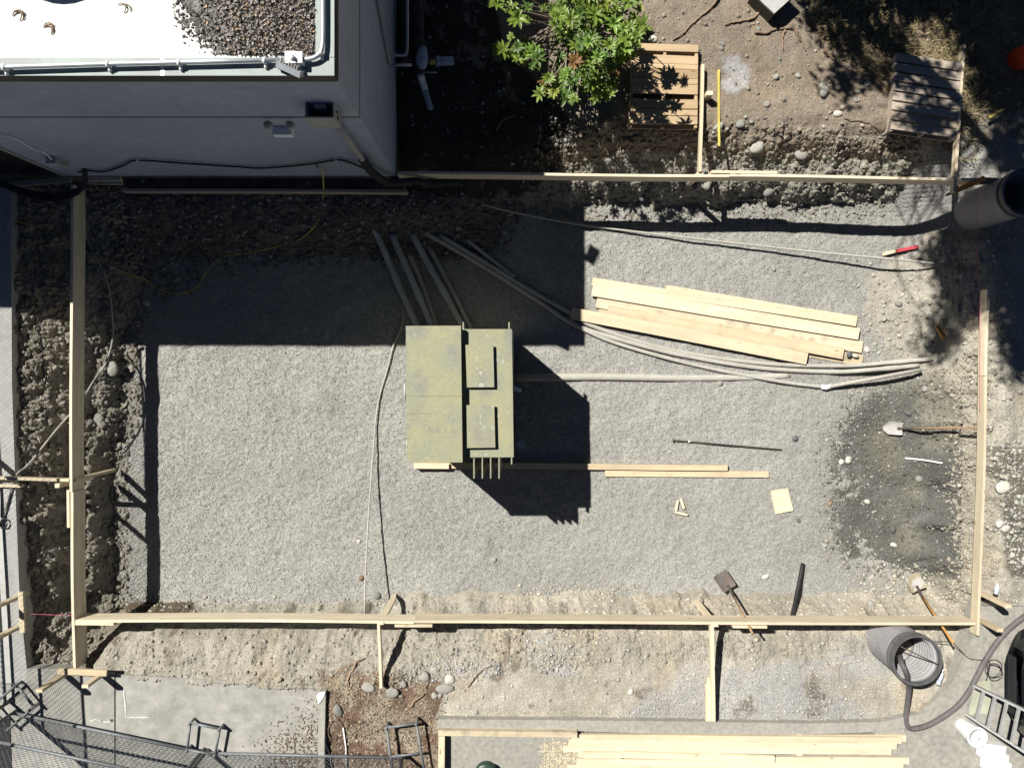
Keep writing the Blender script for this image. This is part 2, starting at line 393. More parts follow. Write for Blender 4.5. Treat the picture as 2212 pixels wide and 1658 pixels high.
def outer(lo, hi, step, far):
    a = np.arange(lo, hi + step / 2, step); e = [1.5 ** k * .05 for k in range(1, 19)]
    c = np.cumsum(e); c = c[c < far]
    return np.concatenate([(lo - c)[::-1], a, hi + c])
FX, FY = outer(-7.9, 7.7, .0165, 160), outer(-6.0, 5.75, .0165, 160)
X, Y = np.meshgrid(FX, FY, indexing='ij')
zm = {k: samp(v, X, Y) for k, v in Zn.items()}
n1, n2 = fbm(X, Y, .5, 1), fbm(X, Y, .12, 20)
bil = lambda s, seed: np.abs(vnoise(X, Y, s, seed))
clod = .045 * bil(.30, 31) + .050 * bil(.13, 32) + .042 * bil(.065, 33) + .022 * bil(.036, 34)
warp = .05 * fbm(X, Y, .28, 40, 3)
Zg = samp(ZC, X + warp, Y + .06 * fbm(X, Y, .3, 44, 3))
rough = np.clip(zm['clod_l'] * 1.15 + zm['clod_t'] * 1.0 + zm['clod_b'] * .44 + zm['bank_w'] * .55 + zm['bank_r'] * .4, 0, 1.2)
rough = rough + .10 + zm['right'] * .10 + zm['soil'] * .05
gul = zm['clod_b'] * (.012 * bil(.16, 61) * (1 + fbm(X * 1.0, Y * .25, .3, 62, 2)))
Zg = Zg + rough * (clod - .05) + .012 * n1 + .004 * n2 - gul
Zn['slabs'] = mask([(-120, 1460), (130, 1448), (250, 1462), (400, 1474), (690, 1490), (690, 1700), (-120, 1700)], 0, 1) + mask([(967, 1588), (1900, 1588), (2060, 1545), (2110, 1380), (2400, 1380), (2400, 1800), (967, 1800)], 0, 1) + mask([(-300, 410), (10, 410), (14, 850), (24, 1200), (40, 1440), (-300, 1440)], 0, 0)
Zg = Zg - .13 * ss(samp(Zn['slabs'], X, Y), .3, .9)
xc = P(2083 * 1.085, 1000, -.42).x + .03 * fbm(X * 0, Y, .35, 210, 4)
Zg = Zg - .07 * np.exp(-((X - xc) / .022) ** 2) * ss(Y, -2.6, -2.0) * (1 - ss(Y, .9, 1.3)) * ss(fbm(X * 0, Y, .5, 220, 2), -.6, 0.)
inner = (np.abs(X + .1) < 8.2) & (np.abs(Y) < 6.4)
Zg = np.where(inner, Zg, np.clip(Zg, -.15, -.05))
Zq = samp(QC, X, Y) + .013 * n1 + .005 * fbm(X, Y, .3, 77, 2) + .006 * fbm(X, Y, .07, 70, 2)
Zq = Zq + .012 * zm['wet'] * fbm(X, Y, .1, 81, 2)

# ground albedo (what each place is made of, plus building shade painted into the dark zone)
def blend(col, m, c, lo=.35, hi=.65, ns=.22):
    w = ss(m + ns * n1 * .5 + ns * .35 * n2, lo, hi)[..., None]
    return col * (1 - w) + np.array(c) * w
col = np.zeros(X.shape + (3,)) + np.array((.27, .25, .205))
col = blend(col, zm['right'], (.31, .295, .25))
col = blend(col, zm['flat_b'], (.325, .305, .258))
col = blend(col, np.maximum(zm['patch'], np.maximum(zm['patch2'], zm['patch3'])), (.314, .308, .288), ns=.8)
col = blend(col, zm['clod_b'], (.286, .27, .228))
col = blend(col, zm['clod_l'], (.255, .24, .20))
col = blend(col, zm['clod_t'], (.25, .24, .205))
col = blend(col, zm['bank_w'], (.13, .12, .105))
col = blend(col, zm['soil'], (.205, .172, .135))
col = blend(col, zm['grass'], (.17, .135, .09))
col = blend(col, zm['dark'], (.05, .043, .037))  # near-black soil tone has the building's shade painted into it
col = blend(col, zm['mulch'], (.20, .16, .12), ns=.8)
mu = ss(fbm(X, Y, .35, 230, 3), .05, .5)[..., None] * ss(zm['mulch'], .4, .7)[..., None]
col = col * (1 - mu) + np.array((.125, .082, .06)) * mu
mu = ss(fbm(X, Y, .6, 240, 3), .1, .6)[..., None] * ss(zm['mulch'], .4, .7)[..., None]
col = col * (1 - mu) + np.array((.27, .235, .18)) * mu
col = blend(col, zm['blue'], (.30, .30, .31), lo=.3, hi=.9, ns=.5)
col = blend(col, zm['dirtfloor'], (.335, .31, .255))
col = blend(col, zm['bank_r'], (.31, .285, .235))
col = blend(col, zm['wet_r'], (.12, .115, .095), lo=.3, hi=.75, ns=.6)
col = blend(col, zm['wet'], (.15, .145, .118), lo=.2, hi=.95, ns=.5)
wetv = ss(fbm(X, Y, .8, 90, 3), -.3, .5)[..., None]
col = np.where((zm['wet'] > .45)[..., None], col * (1 - .35 * wetv * np.array((1.1, 1.0, .75))), col)
col = blend(col, zm['wet_c'], (.09, .075, .055))
t1 = fbm(X, Y, .9, 101, 3)[..., None]; t2 = fbm(X, Y, .22, 110, 4)[..., None]
col = col * (1 + .10 * t1 * np.array((1.0, 1.0, 1.05)) + .11 * t2)
tan = ss(fbm(X, Y, .6, 120, 3), .1, .8)[..., None] * (zm['clod_b'] + zm['flat_b'] + zm['right'] + zm['soil'] * .6)[..., None].clip(0, 1)
col = col * (1 + tan * np.array((.06, .015, -.05)))

def grid_faces(nx, ny, keep=None):
    i, j = np.meshgrid(np.arange(nx - 1), np.arange(ny - 1), indexing='ij')
    f = np.stack([i * ny + j, (i + 1) * ny + j, (i + 1) * ny + j + 1, i * ny + j + 1], -1).reshape(-1, 4)
    return f if keep is None else f[keep.reshape(-1)]
def ground_mat():
    m, nt, b = nodes_of('earth')
    a = nt.nodes.new('ShaderNodeVertexColor'); a.layer_name = 'Col'; v = coords(nt, rnd=False)
    col_ = a.outputs['Color']
    col_ = mix(nt, 1.0, col_, ramp(nt, noise(nt, v, 45, 4, .6), [(.28, .66), (.7, 1.25)]), 'MULTIPLY')
    vo = nt.nodes.new('ShaderNodeTexVoronoi'); vo.inputs['Scale'].default_value = 34; nt.links.new(v, vo.inputs['Vector'])
    sep = nt.nodes.new('ShaderNodeSeparateColor'); nt.links.new(vo.outputs['Color'], sep.inputs[0])
    pe = math_(nt, 'MULTIPLY', math_(nt, 'LESS_THAN', vo.outputs['Distance'], math_(nt, 'MULTIPLY', sep.outputs[1], .5)), math_(nt, 'LESS_THAN', sep.outputs[0], .38))
    col_ = mix(nt, math_(nt, 'MULTIPLY', pe, .75), col_, mix(nt, 1.0, col_, (1.5, 1.5, 1.52), 'MULTIPLY'))
    nt.links.new(col_, b.inputs['Base Color']); b.inputs['Roughness'].default_value = .95; b.inputs['Specular IOR Level'].default_value = .12
    h = math_(nt, 'ADD', noise(nt, v, 55, 5, .65), math_(nt, 'MULTIPLY', math_(nt, 'SUBTRACT', .4, vo.outputs['Distance']), 1.0))
    bump(nt, b, h, .55, .012)
    return m
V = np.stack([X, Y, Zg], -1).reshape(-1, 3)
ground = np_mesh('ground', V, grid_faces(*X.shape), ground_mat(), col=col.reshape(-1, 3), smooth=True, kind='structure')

# ---- helpers that read the finished terrain
def gz_arr(x, y, A=None):
    A = Zg if A is None else A
    i = np.clip(np.searchsorted(FX, x), 1, len(FX) - 1); j = np.clip(np.searchsorted(FY, y), 1, len(FY) - 1)
    return A[i, j]
ZT = np.maximum(Zg, np.where(Zq > Zg - .05, Zq, -9))
def gz(x, y):
    return float(gz_arr(np.array([x]), np.array([y]), ZT)[0])
def G(px, py, off=0.0):
    z = -.5
    for _ in range(6): p = P(px, py, z); z = gz(p.x, p.y)
    return P(px, py, z + off)

# ---- gravel of the pit: one loose bed with its stones
gx0, gx1 = np.searchsorted(FX, -7.1), np.searchsorted(FX, 7.65); gy0, gy1 = np.searchsorted(FY, -4.25), np.searchsorted(FY, 4.1)
SX, SY, SZ, SG = (A[gx0:gx1, gy0:gy1] for A in (X, Y, Zq, Zg))
vis = SZ > SG - .06
gp = mask([(180, 480), (1000, 400), (1150, 395), (1900, 395), (1960, 250), (2500, 200), (2500, 640), (2120, 640), (2060, 800), (2060, 1330), (180, 1330)], -.9, 1)
vis &= samp(gp, SX, SY) > .5
keep = vis[:-1, :-1] & vis[1:, :-1] & vis[1:, 1:] & vis[:-1, 1:]
def gravel_mat():
    m, nt, b = nodes_of('crushed_gravel')
    a = nt.nodes.new('ShaderNodeVertexColor'); a.layer_name = 'Col'; v = coords(nt, rnd=False)
    vo = nt.nodes.new('ShaderNodeTexVoronoi'); vo.inputs['Scale'].default_value = 52; nt.links.new(v, vo.inputs['Vector'])
    sep = nt.nodes.new('ShaderNodeSeparateColor'); nt.links.new(vo.outputs['Color'], sep.inputs[0])
    c_ = mix(nt, 1.0, a.outputs['Color'], ramp(nt, sep.outputs[0], [(0., .78), (.5, 1.), (1., 1.2)]), 'MULTIPLY')
    nt.links.new(c_, b.inputs['Base Color']); b.inputs['Roughness'].default_value = .9; b.inputs['Specular IOR Level'].default_value = .2
    bump(nt, b, math_(nt, 'SUBTRACT', 1.0, vo.outputs['Distance']), .25, .010)
    return m
M_gravel = gravel_mat()
base = np.stack([SX, SY, SZ], -1).reshape(-1, 3)
gtone = (1 + .05 * fbm(SX, SY, 1.3, 130, 3) + .045 * fbm(SX, SY, .34, 140, 3))[..., None]
gcol = (np.array((.276, .275, .257)) * gtone).reshape(-1, 3)
ft = grid_faces(*SX.shape, keep=keep)
# stones
ok = np.argwhere(keep); N = 120000
pk = ok[RNG.integers(0, len(ok), N)]
ox, oy = SX[pk[:, 0], pk[:, 1]] + RNG.uniform(-.008, .008, N), SY[pk[:, 0], pk[:, 1]] + RNG.uniform(-.008, .008, N)
oz = SZ[pk[:, 0], pk[:, 1]]; sc = RNG.uniform(.0058, .0118, N) * np.where(RNG.uniform(0, 1, N) < .03, 1.5, 1)
mats = rotmats(N) * sc[:, None, None] * np.array([1.25, 1.0, .72])[None, None, :]
sv = RNG.uniform(.78, 1.26, (N, 1)); tint = np.where(RNG.uniform(0, 1, (N, 1)) < .3, np.array((1.04, 1.0, .88)), np.array((.985, 1.0, 1.03)))
v2, f2, c2 = scatter(OCT_V, OCT_F, mats, np.stack([ox, oy, oz + sc * .25], -1), np.array((.292, .290, .270)) * sv * tint * gtone[pk[:, 0], pk[:, 1]], .25)
used = np.unique(ft); rem = np.full(len(base), -1); rem[used] = np.arange(len(used))
ft = rem[ft]; base, gcol = base[used], gcol[used]
tri = np.concatenate([ft[:, [0, 1, 2]], ft[:, [0, 2, 3]]])
gravel = np_mesh('gravel', np.concatenate([base, v2]), np.concatenate([tri, f2 + len(base)]), M_gravel, col=np.concatenate([gcol, c2]), kind='stuff')
tag(gravel, 'pale grey crushed gravel covering the floor of the pit', 'gravel', kind='stuff')
me = gravel.data; sm = np.zeros(len(me.polygons), bool); sm[:len(tri)] = True; me.polygons.foreach_set('use_smooth', sm)

# ---- pebbles lying on the earth and bluish spread gravel
M_peb = M('pebble_stone', (.4, .4, .4), attr=True, fine=.2, scale=30, rough=.85)
def pts_in(mk, n, z=-.1):
    idx = RNG.choice(CGX.size, n, p=(mk / mk.sum()).ravel())
    return CGX.ravel()[idx] + RNG.uniform(-.04, .04, n), CGY.ravel()[idx] + RNG.uniform(-.04, .04, n)
def stones(name, label, specs, bv=ICO_V, bf=ICO_F):
    Vs, Fs, Cs, o = [], [], [], 0
    for mk, n, lo, hi, c, var in specs:
        x, y = pts_in(mk, n); z = gz_arr(x, y, ZT)
        s = lo * (hi / lo) ** (RNG.uniform(0, 1, n) ** 3.6)
        m_ = rotmats(n, .6) * s[:, None, None] * np.stack([RNG.uniform(.9, 1.4, n), np.ones(n), RNG.uniform(.5, .8, n)], -1)[:, None, :]
        cc = np.array(c) * RNG.uniform(1 - var, 1 + var, (n, 1)) * RNG.uniform(.94, 1.06, (n, 3))
        v_, f_, c_ = scatter(bv, bf, m_, np.stack([x, y, z + s * .15], -1), cc, .28)
        Vs.append(v_); Fs.append(f_ + o); Cs.append(c_); o += len(v_)
    ob = np_mesh(name, np.concatenate(Vs), np.concatenate(Fs), M_peb, col=np.concatenate(Cs), smooth=True, kind='stuff')
    return tag(ob, label, name.split('_')[-1], kind='stuff')
wetedge = np.clip(Zn['wetb'] * (1. - Zn['wetb']), 0, 1) ** 1.3 * (CGX < P(1990 * 1.085, 900, -1).x)
grey = (.34, .335, .30)
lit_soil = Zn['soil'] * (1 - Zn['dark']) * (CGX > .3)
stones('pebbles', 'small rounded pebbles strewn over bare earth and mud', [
    (Zn['wet'], 1900, .004, .022, (.30, .29, .25), .5), (wetedge, 15000, .005, .014, (.28, .277, .255), .22), (wetedge, 500, .01, .035, (.30, .295, .26), .35), (Zn['wet_c'], 300, .006, .02, (.4, .38, .3), .3),
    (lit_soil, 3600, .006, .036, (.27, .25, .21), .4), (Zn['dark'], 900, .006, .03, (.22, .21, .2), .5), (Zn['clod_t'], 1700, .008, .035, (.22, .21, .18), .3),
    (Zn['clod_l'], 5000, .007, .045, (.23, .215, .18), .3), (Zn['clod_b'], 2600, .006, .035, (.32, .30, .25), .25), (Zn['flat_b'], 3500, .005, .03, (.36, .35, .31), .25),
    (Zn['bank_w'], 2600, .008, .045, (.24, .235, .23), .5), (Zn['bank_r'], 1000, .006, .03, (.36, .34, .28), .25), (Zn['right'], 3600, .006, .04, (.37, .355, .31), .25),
    (Zn['wet_r'], 1300, .008, .045, (.36, .35, .31), .35), (Zn['mulch'], 3200, .005, .022, (.36, .30, .23), .5), (Zn['dirtfloor'], 2600, .008, .035, (.4, .375, .315), .25)])
# crumbled clods of earth along the dug banks
def clods(specs):
    Vs, Fs, Cs, o = [], [], [], 0
    for mk, n, lo, hi, c in specs:
        x, y = pts_in(mk, n); z = gz_arr(x, y, ZT); s = lo * (hi / lo) ** (RNG.uniform(0, 1, n) ** 2.4)
        m_ = rotmats(n) * s[:, None, None] * np.stack([RNG.uniform(.8, 1.5, n), np.ones(n), RNG.uniform(.6, .9, n)], -1)[:, None, :]
        cc = np.array(c) * RNG.uniform(.8, 1.2, (n, 1))
        v_, f_, c_ = scatter(ICO_V, ICO_F, m_, np.stack([x, y, z + s * .2], -1), cc, .38)
        Vs.append(v_); Fs.append(f_ + o); Cs.append(c_); o += len(v_)
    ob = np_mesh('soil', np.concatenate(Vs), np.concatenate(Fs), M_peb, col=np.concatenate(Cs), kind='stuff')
    tag(ob, 'crumbled earth clods along the dug banks', 'soil', kind='stuff')
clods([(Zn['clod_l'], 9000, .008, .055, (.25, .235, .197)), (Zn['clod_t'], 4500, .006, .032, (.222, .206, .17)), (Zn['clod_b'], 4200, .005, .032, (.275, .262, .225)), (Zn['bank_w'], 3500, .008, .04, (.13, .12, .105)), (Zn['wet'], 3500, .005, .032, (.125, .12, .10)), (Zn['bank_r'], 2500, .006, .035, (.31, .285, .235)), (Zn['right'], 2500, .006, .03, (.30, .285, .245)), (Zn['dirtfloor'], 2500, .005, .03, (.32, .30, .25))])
stones('gravel', 'bluish grey gravel spread in patches on the tan earth', [
    (Zn['patch'], 11000, .007, .016, (.37, .37, .37), .3), (Zn['patch2'], 1000, .008, .03, (.38, .38, .37), .25), (Zn['patch3'], 1100, .008, .03, (.37, .37, .36), .25)], OCT_V, OCT_F)

# ================================================================ MATERIALS
W_new = wood('new_lumber', (.70, .615, .455), (.62, .53, .375), rnd=.2, dirt=.2)
W_form = wood('form_lumber', (.68, .605, .46), (.61, .53, .39), rnd=.12, dirt=.15)
W_dirty = wood('muddy_lumber', (.60, .52, .385), (.53, .45, .32), dirt=.7)
W_pallet = wood('pallet_wood', (.50, .38, .245), (.41, .30, .18), rnd=.2)
W_grey = wood('weathered_wood', (.43, .37, .31), (.33, .28, .235), rnd=.25)
W_orange = wood('orange_wood', (.50, .27, .09), (.38, .19, .06), knots=False)
W_handle = wood('tool_handle', (.34, .24, .15), (.26, .17, .10), knots=False)
M_stucco = M('stucco', (.335, .36, .425), (.285, .31, .365), scale=.9, rough=.95, bumps=.12, bscale=120, fine=.12)
M_found = M('foundation_concrete', (.15, .138, .122), (.075, .068, .06), scale=3.5, bumps=.8, bscale=14, fine=.5, spots=[((.45, .45, .45), 9, .3, .16), ((.3, .29, .28), 22, .3, .2)])
M_fascia = M('fascia_metal', (.055, .05, .042), rough=.5, fine=.1)
M_coping = M('coping_metal', (.29, .345, .325), (.245, .27, .27), scale=2.2, rough=.55, fine=.08, spots=((.40, .36, .33), 6, .2, .2))
M_roof = M('roof_membrane', (.70, .70, .69), (.58, .58, .57), scale=1.4, rough=.7, fine=.05, spots=((.45, .43, .4), 9, .18, .10))
M_galv = M('galvanised', (.50, .54, .57), (.42, .45, .48), scale=6, rough=.45, metal=.4, fine=.1)
M_fence = M('fence_steel', (.20, .215, .225), (.15, .16, .165), scale=8, rough=.55, metal=.2, fine=.15)
M_ladder = M('ladder_metal', (.33, .335, .33), (.27, .275, .27), rough=.55, fine=.15)
M_white = M('white_plastic', (.80, .80, .79), (.76, .76, .75), rough=.45, fine=.03)
M_black = M('black_rubber', (.018, .018, .02), (.026, .026, .028), rough=.6, fine=.2)
M_box = M('painted_box', (.34, .33, .30), (.30, .29, .27), rough=.7, fine=.08)
M_dark = M('dark_void', (.02, .02, .02), rough=.9)
M_pvc = M('grey_pvc', (.40, .41, .41), (.33, .33, .31), scale=3, rough=.6, fine=.14, bumps=.1)
M_pvcd = M('dusty_pvc', (.44, .43, .39), (.38, .365, .32), scale=4, rough=.85, fine=.2)
M_blue = M('blue_grey_pipe', (.30, .38, .50), (.24, .31, .43), rough=.5, fine=.2)
M_rust = M('rusty_iron', (.10, .085, .075), (.06, .05, .045), rough=.8, fine=.4)
M_steel = M('worn_steel', (.46, .46, .45), (.38, .36, .34), scale=9, rough=.6, metal=.0, fine=.3)
M_spade = M('rusty_spade', (.16, .16, .16), (.15, .115, .095), scale=5, rough=.6, metal=.3, fine=.3)
M_mud = M('muddy_blade', (.40, .39, .37), (.30, .26, .18), scale=8, rough=.7, fine=.2, lo=.45, hi=.52)
M_yel = M('yellow_paint', (.66, .54, .13), rough=.5, fine=.1)
M_red = M('red_paint', (.55, .07, .09), rough=.6, fine=.2)
M_orange = M('orange_plastic', (.85, .085, .03), rough=.45, fine=.05)
M_pipe = M('grey_poly_pipe', (.31, .305, .31), (.25, .245, .25), scale=4, rough=.6, fine=.2)
M_piped = M('dark_poly_pipe', (.085, .085, .088), (.12, .12, .12), rough=.5, fine=.3)
M_pipein = M('pipe_liner', (.34, .34, .345), (.28, .28, .28), rough=.4, fine=.15)
M_conc = M('pavement_concrete', (.43, .43, .42), (.38, .38, .36), scale=1.4, rough=.9, bumps=.25, bscale=70, fine=.16)
M_conc2 = M('aged_concrete', (.335, .33, .305), (.29, .285, .262), scale=.8, rough=.92, bumps=.35, bscale=60, fine=.28, spots=((.18, .16, .12), 11, .12, .25))
M_kerb = M('kerb_concrete', (.345, .335, .30), (.30, .29, .26), scale=2, rough=.9, bumps=.3, bscale=50, fine=.25)
M_asph = M('worn_asphalt', (.325, .315, .28), (.29, .283, .255), scale=1.6, rough=.92, bumps=.5, bscale=110, fine=.3, spots=[((.44, .42, .37), 26, .28, .25), ((.14, .14, .14), 1.4, .12, .06)])
M_chalk = M('chalk_mark', (.62, .62, .60), fine=.3)
M_rock = M('river_stone', (.36, .355, .32), (.29, .285, .26), scale=4, rough=.85, fine=.22, rnd=.35, bumps=.2, bscale=60)
M_rockd = M('dark_stone', (.13, .13, .135), (.10, .10, .10), scale=4, rough=.8, fine=.22)
M_rockw = M('pale_stone', (.55, .53, .48), (.46, .44, .39), scale=4, rough=.85, fine=.2)
M_root = M('dry_root', (.34, .25, .17), (.26, .18, .12), scale=9, rough=.9, fine=.3, rnd=.3)
M_green = M('green_plastic', (.025, .06, .04), rough=.4, fine=.1)
M_car = M('car_paint', (.012, .014, .017), rough=.22, fine=.0, spec=.6)
M_glass = M('tinted_glass', (.01, .012, .014), rough=.08, fine=0, spec=.7)
M_pink = M('pink_string', (.75, .18, .28), fine=0)

def olive(nm, dens):
    m, nt, b = nodes_of(nm); v = coords(nt, rnd=False)
    c_ = mix(nt, ramp(nt, noise(nt, v, 3.2, 4, .6), [(.36, 0.), (.64, 1.)]), (.305, .298, .182), (.262, .272, .195))
    c_ = mix(nt, math_(nt, 'MULTIPLY', ramp(nt, noise(nt, coords(nt, (2.0, 1.4, 2), False), 1.7, 5, .65), [(.52, 0.), (.72, 1.)]), .7), c_, (.20, .19, .195))
    c_ = mix(nt, 1.0, c_, ramp(nt, noise(nt, coords(nt, (22, 30, 20), False), 1.5, 5, .7), [(.3, .82), (.7, 1.12)]), 'MULTIPLY')
    for sc_, lim, rd in ((6, .22, .26), (14, .22, .34), (34, .14, .40)):
        vo = nt.nodes.new('ShaderNodeTexVoronoi'); vo.inputs['Scale'].default_value = sc_; nt.links.new(v, vo.inputs['Vector'])
        sep = nt.nodes.new('ShaderNodeSeparateColor'); nt.links.new(vo.outputs['Color'], sep.inputs[0])
        k = math_(nt, 'MULTIPLY', math_(nt, 'LESS_THAN', vo.outputs['Distance'], math_(nt, 'MULTIPLY', sep.outputs[1], rd)), math_(nt, 'LESS_THAN', sep.outputs[0], lim * dens))
        c_ = mix(nt, math_(nt, 'MULTIPLY', k, .55), c_, (.42, .43, .38))
    nt.links.new(c_, b.inputs['Base Color']); b.inputs['Roughness'].default_value = .75; b.inputs['Specular IOR Level'].default_value = .25
    bump(nt, b, noise(nt, v, 30, 4), .06, .01)
    return m
M_olive = olive('olive_paint', 1.0); M_olive_cover = olive('olive_paint_worn', 2.0); M_olive_lid = olive('olive_paint_clean', .3)
M_seam = M('olive_seam', (.19, .19, .12), fine=.1)

# ================================================================ PAVEMENTS AND KERBS (setting)
def slab(name, poly, z0, z1, m, kind='structure'):
    o = MB().prism([(p.x, p.y) for p in poly], z0, z1).build(name, m); o['kind'] = kind; return o
pv = lambda pts, z=0: [P(x, y, z) for x, y in pts]
slab('pavement', pv([(-900, 440), (26, 440), (28, 900), (38, 1200), (46, 1400), (62, 1560), (62, 1600), (-900, 1600)]), -.4, 0.0, M_conc)
slab('pavement', pv([(-900, 1603), (62, 1603), (62, 1566), (145, 1566), (268, 1578), (268, 2100), (-900, 2100)]), -.35, .004, M_conc2)
slab('pavement', pv([(271, 1580), (420, 1588), (560, 1596), (700, 1606), (752, 1612), (752, 2100), (271, 2100)]), -.35, -.002, M_conc2)
slab('asphalt', pv([(2050, 1690), (2140, 1685), (2230, 1600), (2275, 1500), (2300, 1420), (2900, 1420), (2900, 2200), (2050, 2200)], .0), -.3, .012, M_asph)
slab('asphalt', pv([(1046, 1722), (2056, 1722), (2056, 2200), (1046, 2200)], .0), -.3, .010, M_asph)
kb = MB().prism([(p.x, p.y) for p in pv([(1028, 1680), (1500, 1684), (1900, 1690), (2060, 1686), (2150, 1668), (2160, 1690), (2080, 1708), (1900, 1716), (1500, 1712), (1300, 1706), (1028, 1700)])], -.25, .055)
tag(kb.build('concrete_kerb', M_kerb), 'long low concrete kerb bordering the bare earth above the lumber rows', 'kerb')
e = thing('timber_edging', 'worn yellowish corner of timber edging round the lower concrete yard', 'edging', P(1040, 1720, 0))
board('rail', P(1028, 1711, .07), P(1352, 1716, .07), .075, .14, W_grey if False else W_dirty, parent=e)
board('rail', P(1036, 1719, .07), P(1036, 2000, .07), .09, .15, W_dirty, parent=e)
tag(MB().prism([(p.x, p.y) for p in pv([(752, 1612), (768, 1612), (765, 1740), (766, 1900), (750, 1900), (750, 1740)])], -.1, .11).build('edging_block', M_kerb), 'narrow weathered concrete edging strip between the slab and brown mulch', 'edging')
tag(MB().prism([(p.x, p.y) for p in pv([(748, 1622), (752, 1613), (768, 1611), (764, 1624), (752, 1640)])], .11, .125).build('paint_blob', M_white), 'splash of white paint on the end of the concrete edging', 'paint')
# chalk layout marks on the slab
def strip(name, pts, w_, m, z, label, cat):
    mb = MB()
    for (x1, y1), (x2, y2) in zip(pts[:-1], pts[1:]):
        a, b_ = P(x1, y1, z), P(x2, y2, z); L = (b_ - a).length; k = max(3, int(L / .05))
        for i in range(k):
            p = a.lerp(b_, (i + .5) / k) + Vector((0, 0, .0004 * (i % 2)))
            mb.box(p, (random.uniform(.06, .08), w_ * random.uniform(.5, 1.2), .003), math.atan2(b_.y - a.y, b_.x - a.x) + random.uniform(-.2, .2))
    return tag(mb.build(name, m), label, cat)
strip('paint_mark', [(290, 1618), (296, 1680), (352, 1680)], .022, M_chalk, .003, 'faint white L shaped spray mark on the grey slab', 'paint mark')
strip('paint_mark', [(214, 1688), (226, 1684), (240, 1692), (256, 1690)], .018, M_chalk, .009, 'small faded white scribble on the slab beside a round bolt', 'paint mark')
tag(MB().lathe([(0, .006), (.02, .006), (.022, 0)], P(262, 1687, .005), 14).build('bolt_cap', M_rust), 'dark round bolt cap set in the grey slab', 'bolt')

# ================================================================ BUILDING
BX, BY, ZR = -1.775, 2.85, 3.6
bld = thing('building', 'flat roofed stucco building with pale green metal roof edge beside the pit', 'building', (BX, BY, 0))
wl = MB()
DX0, DX1, DZ = -10.2, -6.55, 2.35
wl.box(((DX1 + BX) / 2, BY + .1, (.08 + 3.47) / 2), (BX - DX1, .2, 3.47 - .08))
wl.box(((DX0 - 16) / 2, BY + .1, 1.775), (DX0 + 16, .2, 3.39))
wl.box(((DX0 + DX1) / 2, BY + .1, (DZ + 3.47) / 2), (DX1 - DX0, .2, 3.47 - DZ))
wl.build('wall', M_stucco, bld)
MB().box((BX - .1, (BY + .2 + 15) / 2, 1.775), (.2, 15 - BY - .2, 3.39)).build('wall', M_stucco, bld)
fd = MB().box(((BX - 16.1) / 2 - .06, BY + .115, -.26), (16.0 + BX, .2, .676))
fd.box((BX - .115, (BY + 15) / 2 + .12, -.26), (.2, 15 - BY, .676)).build('foundation', M_found, bld)
MB().box(((-5.95 + BX) / 2 + .1, BY - .04, -.40), (BX + 5.9, .15, .5)).build('footing', M_found, bld)
rb = M('groove_shadow_gap', (.09, .105, .14), fine=.1)
MB().box(((DX1 - .0 + BX) / 2, BY - .001, 2.45), (BX - DX1, .004, .03)).box(((DX1 - 16) / 2, BY - .001, 2.45), (16 + DX1, .004, .03)).build('wall_joint', rb, bld)
MB().box((BX + .001, (BY + 15) / 2, 2.45), (.004, 15 - BY, .03)).build('wall_joint', rb, bld)
MB().box(((BX - 16) / 2, BY - .005, 3.53), (16 + BX + .03, .03, .128)).box((BX + .005, (BY + 15) / 2 + .005, 3.53), (.03, 15 - BY - .01, .128)).build('fascia', M_fascia, bld)
cp = MB().box(((BX - 16) / 2 + .005, BY + .068, ZR - .004), (16 + BX + .02, .172, .022)).box((BX - .075, (BY + 15) / 2 + .08, ZR - .004), (.18, 15 - BY - .16, .022))
cp.build('coping', M_coping, bld)
MB().box((-5.2, BY + .068, ZR + .0085), (.035, .172, .004)).build('coping_seam', M_galv, bld)
MB().box((-3.4, BY + .068, ZR + .0085), (.035, .172, .004)).build('coping_seam', M_galv, bld)
MB().box(((BX - .165 - 16) / 2, (BY + .155 + 15) / 2, ZR - .07), (16 + BX - .165, 15 - BY - .155, .1)).build('roof', M_roof, bld)
dr = MB().box(((DX0 + DX1) / 2, BY + .13, DZ / 2 + .04), (DX1 - DX0, .03, DZ)).build('door', M_dark, bld)
sl_ = MB()
for i in range(15): sl_.box((DX1 - .1 - i * .24, BY + .105, DZ / 2), (.012, .012, DZ - .05))
sl_.build('door_bar', M_rust, dr)
MB().box((DX1 - .02, BY - .012, DZ / 2 + .1), (.035, .02, DZ)).build('door_jamb', M_box, bld)

def WL(px, py, off=.02):          # a point on the front wall plane
    d = (BY - off) * F / (CY - py); return Vector(((px - CX) * d / F, BY - off, H - d))
# --- roof dressing
lp = [P(x, y, 3.55) for x, y in [(432, -160), (436, 0), (452, 30), (474, 54), (460, 74), (494, 92), (526, 104), (520, 126), (560, 132), (738, 132), (738, -160)]]
def pin(x, y, poly):
    c = False
    for i in range(len(poly)):
        a, b_ = poly[i], poly[i - 1]
        if (a.y > y) != (b_.y > y) and x < (b_.x - a.x) * (y - a.y) / (b_.y - a.y) + a.x: c = not c
    return c
def leaf_base(L, W, curl):
    v = []
    for i, (t, w_) in enumerate(((0, .1), (.25, .75), (.55, 1.0), (.82, .6), (1, .05))):
        z = curl * (t - .5) ** 2
        v += [((t - .5) * L, -w_ * W / 2, z + .25 * W * w_), ((t - .5) * L, 0, z), ((t - .5) * L, w_ * W / 2, z + .25 * W * w_)]
    f = []
    for i in range(4):
        for j in range(2): f.append((i * 3 + j, i * 3 + j + 1, i * 3 + j + 4, i * 3 + j + 3))
    return np.array(v), np.array(f)
M_leafd = M('dead_leaf', (.2, .2, .2), attr=True, fine=.25, scale=20, rough=.9)
pts = []
